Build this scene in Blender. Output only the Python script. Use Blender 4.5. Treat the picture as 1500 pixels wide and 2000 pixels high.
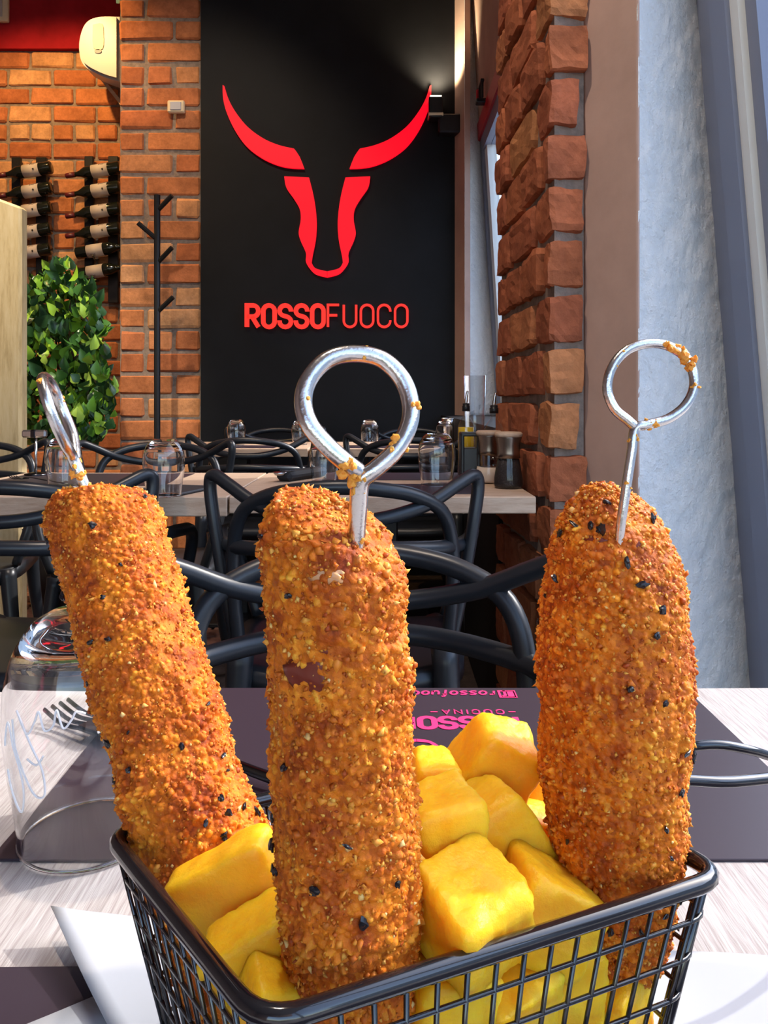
import bpy, bmesh, math, random
import numpy as np
from mathutils import Vector, Matrix, noise

PI = math.pi
for _o in list(bpy.data.objects):
    bpy.data.objects.remove(_o)
scene = bpy.context.scene
COL = scene.collection

# ------------------------------------------------------------------ camera, sky, sun, exposure
F, U0, V0 = 1500.0, 750.0, 785.0          # focal length and principal point in the 1500x2000 frame
CZ = 0.94                                  # camera height
cam_d = bpy.data.cameras.new('camera')
cam = bpy.data.objects.new('camera', cam_d)
COL.objects.link(cam)
cam_d.sensor_fit = 'HORIZONTAL'
cam_d.sensor_width = 36.0
cam_d.lens = 36.0
cam_d.shift_y = -(1000.0 - V0) / 1500.0
cam_d.clip_start = 0.01
cam.location = (0, 0, CZ)
cam.rotation_euler = (PI / 2, 0, 0)
scene.camera = cam

world = bpy.data.worlds.new('sky')
scene.world = world
world.use_nodes = True
wn = world.node_tree
wn.nodes.clear()
w_out = wn.nodes.new('ShaderNodeOutputWorld')
w_bg = wn.nodes.new('ShaderNodeBackground')
w_sky = wn.nodes.new('ShaderNodeTexSky')
w_sky.sky_type = 'NISHITA'
w_sky.sun_disc = False
w_sky.sun_elevation = math.radians(42)
w_sky.sun_rotation = math.radians(68)
w_sky.air_density = 1.0
w_sky.dust_density = 1.6
wn.links.new(w_sky.outputs[0], w_bg.inputs[0])
wn.links.new(w_bg.outputs[0], w_out.inputs[0])
w_bg.inputs[1].default_value = 0.78

sun_d = bpy.data.lights.new('sun', 'SUN')
sun_d.energy = 3.6
sun_d.angle = math.radians(0.6)
sun_d.color = (1.0, 0.94, 0.86)
sun = bpy.data.objects.new('sun', sun_d)
COL.objects.link(sun)
SUN_DIR = Vector((0.92, 0.36, 0.74)).normalized()      # towards the sun
sun.rotation_euler = SUN_DIR.to_track_quat('Z', 'Y').to_euler()

vs = scene.view_settings
vs.view_transform = 'Standard'
vs.look = 'None'
vs.gamma = 1.0
vs.use_curve_mapping = False
vs.exposure = 0.10


def Q(u, v, d):
    """A point of the room at distance d seen at (u, v) of the survey frame."""
    return Vector(((u - U0) / F * d, d, CZ + (V0 - v) / F * d))


# ------------------------------------------------------------------ materials
MATS = {}


def mat(name, color=(0.8, 0.8, 0.8), rough=0.5, metal=0.0, spec=0.5, emit=None, estr=0.0, sss=0.0, sss_r=(1, .4, .1),
        sss_s=0.005, coat=0.0, trans=0.0, ior=1.45):
    m = bpy.data.materials.new(name)
    m.use_nodes = True
    b = m.node_tree.nodes['Principled BSDF']
    b.inputs['Base Color'].default_value = (*color, 1)
    b.inputs['Roughness'].default_value = rough
    b.inputs['Metallic'].default_value = metal
    b.inputs['Specular IOR Level'].default_value = spec
    b.inputs['IOR'].default_value = ior
    b.inputs['Coat Weight'].default_value = coat
    b.inputs['Transmission Weight'].default_value = trans
    if emit:
        b.inputs['Emission Color'].default_value = (*emit, 1)
        b.inputs['Emission Strength'].default_value = estr
    if sss:
        b.inputs['Subsurface Weight'].default_value = sss
        b.inputs['Subsurface Radius'].default_value = sss_r
        b.inputs['Subsurface Scale'].default_value = sss_s
    MATS[name] = m
    return m


def N(m, typ, **kw):
    n = m.node_tree.nodes.new(typ)
    for k, v in kw.items():
        setattr(n, k, v)
    return n


def L(m, a, b):
    m.node_tree.links.new(a, b)


def ramp(m, fac, stops):
    r = N(m, 'ShaderNodeValToRGB')
    e = r.color_ramp.elements
    while len(e) < len(stops):
        e.new(0.5)
    for i, (p, c) in enumerate(stops):
        e[i].position = p
        e[i].color = (*c, 1)
    L(m, fac, r.inputs[0])
    return r.outputs[0]


def coords(m, scale=(1, 1, 1), rot=(0, 0, 0), which='Object'):
    tc = N(m, 'ShaderNodeTexCoord')
    mp = N(m, 'ShaderNodeMapping')
    mp.inputs['Scale'].default_value = scale
    mp.inputs['Rotation'].default_value = rot
    L(m, tc.outputs[which], mp.inputs[0])
    return mp.outputs[0]


def world_coords(m, scale=(1, 1, 1), rot=(0, 0, 0)):
    g = N(m, 'ShaderNodeNewGeometry')
    mp = N(m, 'ShaderNodeMapping')
    mp.inputs['Scale'].default_value = scale
    mp.inputs['Rotation'].default_value = rot
    L(m, g.outputs['Position'], mp.inputs[0])
    return mp.outputs[0]


def noise_tex(m, vec, scale, detail=4, rough=0.6):
    n = N(m, 'ShaderNodeTexNoise')
    n.inputs['Scale'].default_value = scale
    n.inputs['Detail'].default_value = detail
    n.inputs['Roughness'].default_value = rough
    L(m, vec, n.inputs['Vector'])
    return n.outputs['Fac']


def bump(m, fac, strength=0.3, dist=0.01):
    b = N(m, 'ShaderNodeBump')
    b.inputs['Strength'].default_value = strength
    b.inputs['Distance'].default_value = dist
    L(m, fac, b.inputs['Height'])
    L(m, b.outputs[0], m.node_tree.nodes['Principled BSDF'].inputs['Normal'])


def BS(m):
    return m.node_tree.nodes['Principled BSDF']


def mix(m, fac, a, b, mode='MIX'):
    x = N(m, 'ShaderNodeMix', data_type='RGBA', blend_type=mode)
    if isinstance(fac, (int, float)):
        x.inputs[0].default_value = fac
    else:
        L(m, fac, x.inputs[0])
    for i, s in ((6, a), (7, b)):
        if isinstance(s, tuple):
            x.inputs[i].default_value = (*s, 1)
        else:
            L(m, s, x.inputs[i])
    return x.outputs[2]


def brick_mat(name, stops, bscale=30):
    m = mat(name, rough=0.85, spec=0.25)
    oi = N(m, 'ShaderNodeObjectInfo')
    c1 = ramp(m, oi.outputs['Random'], stops)
    vec = world_coords(m)
    n1 = noise_tex(m, vec, 9, 5)
    n2 = noise_tex(m, vec, 60, 6, 0.7)
    c2 = ramp(m, n1, [(0.3, (0.55, 0.48, 0.42)), (0.7, (1.25, 1.15, 1.05))])
    c = mix(m, 0.8, c1, c2, 'MULTIPLY')
    c3 = ramp(m, n2, [(0.35, (0.75, 0.72, 0.7)), (0.6, (1.1, 1.1, 1.1))])
    c = mix(m, 0.6, c, c3, 'MULTIPLY')
    L(m, c, BS(m).inputs['Base Color'])
    bump(m, n2, 0.5, 0.006)
    return m


M_brick = brick_mat('fired_brick', [(0.0, (0.40, 0.135, 0.06)), (0.3, (0.52, 0.21, 0.09)), (0.6, (0.47, 0.17, 0.08)), (0.85, (0.58, 0.29, 0.14)), (1.0, (0.62, 0.37, 0.21))])
M_brick2 = brick_mat('dark_fired_brick', [(0.0, (0.32, 0.10, 0.055)), (0.35, (0.46, 0.16, 0.075)), (0.7, (0.40, 0.13, 0.07)), (1.0, (0.54, 0.25, 0.11))])


def rough_mat(name, color, var=0.25, scale=20, bs=0.4, bd=0.01, rough=0.9, detail=6):
    m = mat(name, color, rough=rough, spec=0.2)
    vec = world_coords(m)
    n = noise_tex(m, vec, scale, detail, 0.65)
    lo = tuple(c * (1 - var) for c in color)
    hi = tuple(min(1, c * (1 + var)) for c in color)
    L(m, ramp(m, n, [(0.3, lo), (0.7, hi)]), BS(m).inputs['Base Color'])
    bump(m, n, bs, bd)
    return m


M_mortar = rough_mat('mortar', (0.24, 0.19, 0.16), 0.3, 40)
M_plaster = rough_mat('white_plaster', (0.90, 0.90, 0.90), 0.04, 34, 1.0, 0.022, 0.85, 9)
M_beige = rough_mat('beige_plaster', (0.48, 0.325, 0.265), 0.10, 6, 0.15, 0.006, 0.9)
M_ceiling = rough_mat('ceiling_paint', (0.55, 0.50, 0.46), 0.06, 4)
M_redwall = rough_mat('red_paint', (0.36, 0.012, 0.02), 0.25, 5, 0.15)
M_black_panel = rough_mat('black_panel_paint', (0.0065, 0.007, 0.009), 0.3, 3, 0.05, 0.002, 0.6)
M_paving = brick_mat('dark_paver', [(0.0, (0.13, 0.065, 0.05)), (0.5, (0.20, 0.10, 0.075)), (1.0, (0.27, 0.15, 0.11))])
M_joint = rough_mat('floor_joint', (0.045, 0.032, 0.028), 0.3, 30)
M_street = rough_mat('street_paving', (0.42, 0.41, 0.40), 0.15, 3)
M_facade = rough_mat('street_facade', (0.52, 0.53, 0.56), 0.10, 1)

M_blackplastic = mat('black_plastic', (0.016, 0.018, 0.022), rough=0.33, spec=0.5)
M_blackmetal = mat('black_metal', (0.012, 0.012, 0.014), rough=0.35, spec=0.5)
M_gloss_black = mat('gloss_black_enamel', (0.008, 0.008, 0.010), rough=0.13, spec=0.6, coat=0.5)
M_steel = mat('steel', (0.62, 0.61, 0.60), rough=0.22, metal=1.0)
_v = coords(M_steel)
bump(M_steel, noise_tex(M_steel, _v, 900, 4), 0.25, 0.0004)
M_darksteel = mat('dark_steel', (0.05, 0.05, 0.055), rough=0.25, metal=1.0)
M_alu = mat('grey_window_frame', (0.20, 0.23, 0.32), rough=0.4, spec=0.4)
M_alulight = mat('pale_window_frame', (0.72, 0.74, 0.72), rough=0.4)
M_gasket = mat('dark_gasket', (0.02, 0.015, 0.015), rough=0.6)
M_redframe = mat('red_metal', (0.45, 0.015, 0.03), rough=0.4)
M_paper = mat('white_paper', (0.40, 0.42, 0.46), rough=0.8, spec=0.2)
M_white = mat('white_plastic', (0.46, 0.47, 0.54), rough=0.35)
M_cream = mat('cream_plastic', (0.75, 0.62, 0.42), rough=0.4)
M_pink = mat('pink_print', (0.75, 0.03, 0.16), rough=0.5)
M_whiteprint = mat('white_print', (0.85, 0.86, 0.9), rough=0.5)
M_red_glow = mat('red_light', (0.02, 0.0, 0.0), rough=0.6, emit=(1.0, 0.001, 0.016), estr=1.05)
M_red_glow2 = mat('red_letter_light', (0.02, 0.0, 0.0), rough=0.6, emit=(1.0, 0.030, 0.02), estr=1.1)
M_mat = mat('dark_placemat', (0.030, 0.020, 0.030), rough=0.42, spec=0.45)
M_napkin = mat('black_napkin', (0.015, 0.015, 0.018), rough=0.8)
M_slate = mat('slate', (0.03, 0.032, 0.036), rough=0.6)

# table wood
M_oak = mat('pale_oak', rough=0.5, spec=0.3)
_v = world_coords(M_oak, (14, 1.2, 14), (0, 0, 0.35))
_n1 = noise_tex(M_oak, _v, 7, 7, 0.7)
_v2 = world_coords(M_oak, (120, 6, 120), (0, 0, 0.35))
_n2 = noise_tex(M_oak, _v2, 5, 3, 0.6)
_c = ramp(M_oak, _n1, [(0.3, (0.34, 0.31, 0.30)), (0.55, (0.43, 0.40, 0.39)), (0.75, (0.48, 0.455, 0.45))])
_c2 = ramp(M_oak, _n2, [(0.36, (0.72, 0.68, 0.68)), (0.55, (1, 1, 1))])
L(M_oak, mix(M_oak, 0.8, _c, _c2, 'MULTIPLY'), BS(M_oak).inputs['Base Color'])
bump(M_oak, _n2, 0.35, 0.0012)
M_oak2 = mat('warm_oak', rough=0.5, spec=0.3)
_v = world_coords(M_oak2, (2, 14, 14))
_n1 = noise_tex(M_oak2, _v, 6, 7, 0.7)
L(M_oak2, ramp(M_oak2, _n1, [(0.3, (0.42, 0.28, 0.19)), (0.55, (0.55, 0.40, 0.29)), (0.75, (0.63, 0.48, 0.36))]), BS(M_oak2).inputs['Base Color'])
bump(M_oak2, _n1, 0.3, 0.003)
M_board = mat('pale_timber', rough=0.7, spec=0.2)
_v = world_coords(M_board, (9, 9, 1.1))
_n1 = noise_tex(M_board, _v, 3.5, 7, 0.7)
L(M_board, ramp(M_board, _n1, [(0.28, (0.33, 0.23, 0.10)), (0.5, (0.54, 0.41, 0.22)), (0.75, (0.64, 0.52, 0.32))]), BS(M_board).inputs['Base Color'])
bump(M_board, _n1, 0.3, 0.004)


def glass_mat(name, tint=(1, 1, 1), strength=1.0, rough=0.0):
    """thin clear glass: reflects by Fresnel, passes the rest straight through"""
    m = bpy.data.materials.new(name)
    m.use_nodes = True
    t = m.node_tree
    t.nodes.clear()
    out = t.nodes.new('ShaderNodeOutputMaterial')
    lw = t.nodes.new('ShaderNodeLayerWeight')
    lw.inputs[0].default_value = 0.5
    r = t.nodes.new('ShaderNodeValToRGB')
    r.color_ramp.elements[0].position = 0.0
    r.color_ramp.elements[0].color = (0.05 * strength,) * 3 + (1,)
    r.color_ramp.elements[1].position = 1.0
    r.color_ramp.elements[1].color = (min(1, 0.95 * strength),) * 3 + (1,)
    for p_, c_ in ((0.5, 0.09), (0.78, 0.30)):
        e_ = r.color_ramp.elements.new(p_)
        e_.color = (c_ * strength,) * 3 + (1,)
    tr = t.nodes.new('ShaderNodeBsdfTransparent')
    tr.inputs[0].default_value = (*tint, 1)
    gl = t.nodes.new('ShaderNodeBsdfGlossy')
    gl.inputs['Roughness'].default_value = rough
    gl.inputs['Color'].default_value = (0.95, 0.97, 1, 1)
    mx = t.nodes.new('ShaderNodeMixShader')
    t.links.new(lw.outputs['Facing'], r.inputs[0])
    t.links.new(r.outputs[0], mx.inputs[0])
    t.links.new(tr.outputs[0], mx.inputs[1])
    t.links.new(gl.outputs[0], mx.inputs[2])
    t.links.new(mx.outputs[0], out.inputs[0])
    MATS[name] = m
    return m


M_pane = glass_mat('window_glass', (0.985, 0.995, 1.0), 0.35)
M_glass = glass_mat('drinking_glass', (0.975, 0.985, 0.985), 1.35, 0.0)
M_clear = mat('clear_glass', (1, 1, 1), rough=0.0, trans=1.0, ior=1.46)
M_millglass = glass_mat('mill_glass', (0.98, 0.98, 0.98), 0.5, 0.02)
M_bottleglass = mat('dark_bottle_glass', (0.008, 0.010, 0.007), rough=0.08, spec=0.6)
M_capsule = mat('wine_capsule', (0.10, 0.012, 0.015), rough=0.35)
M_winelabel = mat('wine_label', (0.50, 0.44, 0.41), rough=0.7)
M_inkline = mat('label_ink', (0.10, 0.06, 0.06), rough=0.7)
M_oil = mat('olive_oil', (0.62, 0.42, 0.02), rough=0.05, spec=0.4)
M_salt = mat('coarse_salt', (0.62, 0.50, 0.40), rough=0.9)
M_pepper = mat('peppercorns', (0.014, 0.009, 0.008), rough=0.7)
_v = coords(M_pepper)
bump(M_pepper, noise_tex(M_pepper, _v, 220, 3), 0.9, 0.003)
M_millsteel = mat('brushed_mill_metal', (0.30, 0.25, 0.21), rough=0.3, metal=1.0)
M_vinegar = mat('dark_vinegar', (0.05, 0.014, 0.01), rough=0.08)


def leaf_mat(name, stops):
    m = mat(name, rough=0.32, spec=0.5)
    oi = N(m, 'ShaderNodeObjectInfo')
    g = N(m, 'ShaderNodeNewGeometry')
    add = N(m, 'ShaderNodeMath', operation='ADD')
    L(m, oi.outputs['Random'], add.inputs[0])
    L(m, g.outputs['Random Per Island'], add.inputs[1])
    fr = N(m, 'ShaderNodeMath', operation='FRACT')
    L(m, add.outputs[0], fr.inputs[0])
    L(m, ramp(m, fr.outputs[0], stops), BS(m).inputs['Base Color'])
    BS(m).inputs['Subsurface Weight'].default_value = 0.0
    return m


M_leaf = leaf_mat('green_leaf', [(0.0, (0.018, 0.055, 0.022)), (0.4, (0.035, 0.11, 0.03)), (0.7, (0.09, 0.24, 0.025)), (0.85, (0.30, 0.52, 0.04)), (1.0, (0.42, 0.62, 0.10))])
M_bark = rough_mat('bark', (0.12, 0.07, 0.045), 0.3, 40)

# food
M_crust = mat('fried_breadcrumb_crust', rough=0.5, spec=0.25, sss=0.3, sss_r=(1.0, 0.35, 0.08), sss_s=0.003)
_v = coords(M_crust)
_n1 = noise_tex(M_crust, _v, 95, 5, 0.65)
_n2 = noise_tex(M_crust, _v, 900, 4, 0.7)
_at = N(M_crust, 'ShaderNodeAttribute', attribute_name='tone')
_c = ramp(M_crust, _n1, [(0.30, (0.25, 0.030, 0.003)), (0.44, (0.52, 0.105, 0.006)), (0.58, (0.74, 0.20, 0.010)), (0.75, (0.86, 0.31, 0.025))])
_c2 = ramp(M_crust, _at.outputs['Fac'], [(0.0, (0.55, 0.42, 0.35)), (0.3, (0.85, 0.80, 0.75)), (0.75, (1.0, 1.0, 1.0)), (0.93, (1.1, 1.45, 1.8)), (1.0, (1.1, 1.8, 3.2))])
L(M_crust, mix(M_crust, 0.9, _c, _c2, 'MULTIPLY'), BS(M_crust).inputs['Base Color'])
bump(M_crust, _n2, 0.6, 0.0008)
M_crumb = mat('breadcrumb', rough=0.45, spec=0.3, sss=0.35, sss_r=(1.0, 0.5, 0.15), sss_s=0.003)
_g = N(M_crumb, 'ShaderNodeNewGeometry')
_c = ramp(M_crumb, _g.outputs['Random Per Island'], [(0.0, (0.32, 0.05, 0.006)), (0.35, (0.55, 0.13, 0.011)), (0.75, (0.74, 0.24, 0.025)), (0.95, (0.82, 0.36, 0.06)), (1.0, (0.88, 0.55, 0.22))])
L(M_crumb, _c, BS(M_crumb).inputs['Base Color'])
M_meat = mat('pale_sausage_meat', (0.70, 0.29, 0.13), rough=0.25, spec=0.5, sss=0.5, sss_s=0.006)
M_char = mat('charred_crust', (0.16, 0.020, 0.008), rough=0.4)
M_herb = mat('black_herb', (0.010, 0.009, 0.012), rough=0.25, spec=0.6)
M_potato = mat('fried_potato', rough=0.38, spec=0.3, sss=0.8, sss_r=(1.0, 0.62, 0.10), sss_s=0.010)
_v = coords(M_potato)
_n1 = noise_tex(M_potato, _v, 60, 5, 0.6)
_n2 = noise_tex(M_potato, _v, 700, 4, 0.6)
_c = ramp(M_potato, _n1, [(0.25, (0.82, 0.34, 0.012)), (0.45, (0.90, 0.47, 0.015)), (0.7, (0.93, 0.58, 0.035))])
L(M_potato, _c, BS(M_potato).inputs['Base Color'])
bump(M_potato, _n2, 0.5, 0.0006)


# ------------------------------------------------------------------ geometry helpers
def link(name, me, m=None, parent=None, smooth=False):
    o = bpy.data.objects.new(name, me)
    COL.objects.link(o)
    if m is not None and not me.materials:
        me.materials.append(m)
    if smooth:
        me.polygons.foreach_set('use_smooth', [True] * len(me.polygons))
    if parent is not None:
        o.parent = parent
    return o


def mesh(name, vf, m=None, parent=None, smooth=False):
    me = bpy.data.meshes.new(name)
    me.from_pydata([tuple(v) for v in vf[0]], [], vf[1])
    me.update()
    return link(name, me, m, parent, smooth)


def tag(o, label=None, cat=None, group=None, kind=None):
    if label:
        o['label'] = label
    if cat:
        o['category'] = cat
    if group:
        o['group'] = group
    if kind:
        o['kind'] = kind
    return o


def empty(name, loc=(0, 0, 0), rz=0.0, **kw):
    o = bpy.data.objects.new(name, None)
    COL.objects.link(o)
    o.empty_display_size = 0.02
    o.location = loc
    o.rotation_euler = (0, 0, rz)
    return tag(o, **kw)


def struct(o):
    o['kind'] = 'structure'
    return o


def join(*parts):
    V, Fc = [], []
    for v, f in parts:
        b = len(V)
        V += [tuple(x) for x in v]
        Fc += [tuple(i + b for i in q) for q in f]
    return V, Fc


def box(x0, x1, y0, y1, z0, z1):
    v = [(x, y, z) for z in (z0, z1) for y in (y0, y1) for x in (x0, x1)]
    f = [(0, 2, 3, 1), (4, 5, 7, 6), (0, 1, 5, 4), (2, 6, 7, 3), (0, 4, 6, 2), (1, 3, 7, 5)]
    return v, f


def cbox(sx, sy, sz, b, jit=0.0, rng=None, origin=(0, 0, 0)):
    """chamfered box centred on the origin: 24 verts, 44 triangles"""
    v, idx = [], {}
    for i, sg in enumerate([(x, y, z) for x in (-1, 1) for y in (-1, 1) for z in (-1, 1)]):
        h = (sx / 2, sy / 2, sz / 2)
        for a in range(3):
            p = [sg[k] * (h[k] if k == a else h[k] - b) for k in range(3)]
            if jit:
                p = [c + rng.uniform(-jit, jit) for c in p]
            idx[(sg, a)] = len(v)
            v.append(tuple(p[k] + origin[k] for k in range(3)))
    f = []
    S = (-1, 1)
    for a in range(3):
        b1, b2 = [k for k in range(3) if k != a]
        for s in S:
            q = []
            for (s1, s2) in ((-1, -1), (1, -1), (1, 1), (-1, 1)):
                g = [0, 0, 0]
                g[a], g[b1], g[b2] = s, s1, s2
                q.append(idx[(tuple(g), a)])
            f.append(tuple(q))
    for a in range(3):                               # edge chamfers along axis a
        b1, b2 = [k for k in range(3) if k != a]
        for s1 in S:
            for s2 in S:
                g0, g1 = [0, 0, 0], [0, 0, 0]
                g0[a], g1[a] = -1, 1
                g0[b1] = g1[b1] = s1
                g0[b2] = g1[b2] = s2
                f.append((idx[(tuple(g0), b1)], idx[(tuple(g1), b1)], idx[(tuple(g1), b2)], idx[(tuple(g0), b2)]))
    for x in S:
        for y in S:
            for z in S:
                f.append(tuple(idx[((x, y, z), a)] for a in range(3)))
    return v, f


def fix_normals(o):
    bm = bmesh.new()
    bm.from_mesh(o.data)
    bmesh.ops.recalc_face_normals(bm, faces=bm.faces)
    bm.to_mesh(o.data)
    bm.free()
    return o


def catmull(pts, n=8, closed=False):
    pts = [Vector(p) for p in pts]
    out = []
    m = len(pts)
    rng_ = range(m) if closed else range(m - 1)
    for i in rng_:
        if closed:
            p0, p1, p2, p3 = pts[(i - 1) % m], pts[i], pts[(i + 1) % m], pts[(i + 2) % m]
        else:
            p0, p1, p2, p3 = pts[max(i - 1, 0)], pts[i], pts[i + 1], pts[min(i + 2, m - 1)]
        for k in range(n):
            t = k / n
            out.append(0.5 * ((2 * p1) + (-p0 + p2) * t + (2 * p0 - 5 * p1 + 4 * p2 - p3) * t * t + (-p0 + 3 * p1 - 3 * p2 + p3) * t ** 3))
    if not closed:
        out.append(pts[-1])
    return out


def tube(path, r, seg=8, closed=False, flat=1.0):
    """tube along a path; r a number or list"""
    path = [Vector(p) for p in path]
    n = len(path)
    rs = r if isinstance(r, (list, tuple)) else [r] * n
    V, Fc = [], []
    up = None
    for i in range(n):
        if closed:
            t = path[(i + 1) % n] - path[(i - 1) % n]
        else:
            t = path[min(i + 1, n - 1)] - path[max(i - 1, 0)]
        t.normalize()
        if up is None:
            a = Vector((0, 0, 1)) if abs(t.z) < 0.9 else Vector((1, 0, 0))
            up = (a - t * a.dot(t)).normalized()
        else:
            up = (up - t * up.dot(t))
            up = up.normalized() if up.length > 1e-6 else t.orthogonal().normalized()
        sd = t.cross(up)
        for k in range(seg):
            a = 2 * PI * k / seg
            V.append(path[i] + (up * math.cos(a) * flat + sd * math.sin(a)) * rs[i])
    m = n if closed else n - 1
    for i in range(m):
        j = (i + 1) % n
        for k in range(seg):
            l = (k + 1) % seg
            Fc.append((i * seg + k, i * seg + l, j * seg + l, j * seg + k))
    if not closed:
        Fc.append(tuple(reversed(range(seg))))
        Fc.append(tuple(range((n - 1) * seg, n * seg)))
    return V, Fc


def lathe(prof, seg=32, closed=False):
    """prof: list of (r, z)"""
    V, Fc = [], []
    for r, z in prof:
        for k in range(seg):
            a = 2 * PI * k / seg
            V.append((r * math.cos(a), r * math.sin(a), z))
    n = len(prof)
    for i in range(n if closed else n - 1):
        j = (i + 1) % n
        for k in range(seg):
            l = (k + 1) % seg
            Fc.append((i * seg + k, i * seg + l, j * seg + l, j * seg + k))
    if not closed:
        if prof[0][0] > 1e-6:
            Fc.append(tuple(reversed(range(seg))))
        if prof[-1][0] > 1e-6:
            Fc.append(tuple(range((n - 1) * seg, n * seg)))
    return V, Fc


def prism(poly, h0, h1, fr):
    """extrude a 2D polygon; fr maps (a, b, c) to a 3D point"""
    n = len(poly)
    V = [fr(a, b, h0) for a, b in poly] + [fr(a, b, h1) for a, b in poly]
    Fc = [tuple(reversed(range(n))), tuple(range(n, 2 * n))]
    for i in range(n):
        j = (i + 1) % n
        Fc.append((i, j, n + j, n + i))
    return V, Fc


def ribbon(pts, w, h0, h1, fr, closed=False):
    """stroke of width w along 2D points, extruded h0..h1"""
    P2 = []
    for p in pts:
        q = Vector((p[0], p[1]))
        if not P2 or (q - P2[-1]).length > 1e-7:
            P2.append(q)
    if closed and (P2[0] - P2[-1]).length < 1e-7:
        P2.pop()
    n = len(P2)
    ws = w if isinstance(w, (list, tuple)) else [w] * n
    Lf, Rt = [], []
    for i in range(n):
        a = P2[(i - 1) % n] if (closed or i > 0) else None
        b = P2[(i + 1) % n] if (closed or i < n - 1) else None
        d1 = (P2[i] - a).normalized() if a is not None else None
        d2 = (b - P2[i]).normalized() if b is not None else None
        if d1 is None:
            d1 = d2
        if d2 is None:
            d2 = d1
        nn = Vector((-(d1.y + d2.y), d1.x + d2.x))
        nn = nn.normalized() if nn.length > 1e-9 else Vector((-d1.y, d1.x))
        c = max(0.45, nn.dot(Vector((-d1.y, d1.x))))
        o = nn * (ws[i] / 2 / c)
        Lf.append(P2[i] + o)
        Rt.append(P2[i] - o)
    V = [fr(p.x, p.y, h0) for p in Lf] + [fr(p.x, p.y, h0) for p in Rt] + [fr(p.x, p.y, h1) for p in Lf] + [fr(p.x, p.y, h1) for p in Rt]
    Fc = []
    for i in range(n if closed else n - 1):
        j = (i + 1) % n
        Fc += [(i, j, n + j, n + i), (2 * n + i, 3 * n + i, 3 * n + j, 2 * n + j), (i, 2 * n + i, 2 * n + j, j), (n + i, n + j, 3 * n + j, 3 * n + i)]
    if not closed:
        Fc += [(0, n, 3 * n, 2 * n), (n - 1, 2 * n - 1 + n * 2 - n, 4 * n - 1, 2 * n - 1)] if False else [(0, n, 3 * n, 2 * n), (n - 1, 3 * n - 1, 4 * n - 1, 2 * n - 1)]
    return V, Fc


def arc(cx, cy, rx, ry, a0, a1, n=10):
    return [(cx + rx * math.cos(math.radians(a0 + (a1 - a0) * i / n)), cy + ry * math.sin(math.radians(a0 + (a1 - a0) * i / n))) for i in range(n + 1)]


def copy_tree(o, parent=None):
    c = o.copy()
    COL.objects.link(c)
    c.parent = parent
    for ch in list(o.children):
        copy_tree(ch, c)
    return c


# letters as strokes in a box 0..w by 0..1 (y up); returns (strokes, width); stroke = (points, closed)
def glyph(ch, w=0.56):
    r = w / 2
    O = ([(p[0], p[1]) for p in arc(r, 1 - r, r, r, 0, 180, 10)] + arc(r, r, r, r, 180, 360, 10), True)
    if ch == 'O':
        return [O], w
    if ch == 'C':
        return [([(w, 0.70)] + arc(r, 1 - r, r, r, 0, 180, 10) + arc(r, r, r, r, 180, 360, 10) + [(w, 0.30)], False)], w
    if ch == 'U':
        return [([(0, 1)] + arc(r, r, r, r, 180, 360, 10) + [(w, 1)], False)], w
    if ch == 'S':
        q = 0.25
        return [([(w, 0.72)] + arc(r, 1 - q, r, q, 0, 180, 8) + arc(r, 0.75, r, 0.24, 180, 250, 4) + arc(r, 0.25, r, 0.24, 70, 0, 4) + arc(r, q, r, q, 0, -180, 8) + [(0, 0.30)], False)], w
    if ch == 'R':
        return [([(0, 0), (0, 1), (w * .55, 1)] + arc(w * .55, 0.74, w * .45, 0.26, 90, -90, 8) + [(0, 0.48)], False), ([(w * .45, 0.48), (w, 0)], False)], w
    if ch == 'F':
        return [([(0, 0), (0, 1), (w * .9, 1)], False), ([(0, 0.53), (w * .75, 0.53)], False)], w * .9
    if ch == 'I':
        return [([(0, 0), (0, 1)], False)], 0.06
    if ch == 'N':
        return [([(0, 0), (0, 1), (w, 0), (w, 1)], False)], w
    if ch == 'A':
        return [([(0, 0), (r, 1), (w, 0)], False), ([(w * .2, 0.34), (w * .8, 0.34)], False)], w
    if ch == 'o':
        return [(arc(.24, .32, .24, .32, 0, 330, 11), True)], .48
    if ch == 'r':
        return [([(0, 0), (0, .64)], False), ([(0, .45), (.12, .62), (.3, .62)], False)], .3
    if ch == 's':
        return [([(.42, .56), (.3, .64), (.1, .62), (.02, .5), (.12, .38), (.32, .28), (.42, .14), (.3, .02), (.08, .0), (0, .1)], False)], .42
    if ch == 'f':
        return [([(.12, -.2), (.12, .8), (.2, .95), (.36, .96)], False), ([(0, .6), (.3, .6)], False)], .34
    if ch == 'u':
        return [([(0, .64), (0, .2), (.1, 0), (.3, 0), (.44, .2)], False), ([(.44, .64), (.44, 0)], False)], .46
    if ch == 'c':
        return [(arc(.24, .32, .24, .32, 50, 310, 10), False)], .44
    if ch == '-':
        return [([(0, .5), (.7, .5)], False)], .7
    return [], .3


def word_geom(text, height, weight, gap, fr_of, x0=0.0, h0=0.0, h1=0.01, w=0.56, slant=0.0):
    """list of (char, geometry) laid out from x0; fr_of maps local (a, b, c)"""
    out = []
    x = x0
    for ch in text:
        st, cw = glyph(ch, w)
        parts = [ribbon([(x + (p[0] + slant * p[1]) * height, p[1] * height) for p in pts], weight, h0, h1, fr_of, cl) for pts, cl in st]
        if parts:
            out.append((ch, join(*parts)))
        x += cw * height + gap
    return out, x


# ------------------------------------------------------------------ room dimensions
TZ = 0.75                    # near table top
YB = 4.20                    # black panel / brick column plane
YR = 5.10                    # recess wall plane
rng = random.Random(7)

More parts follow.
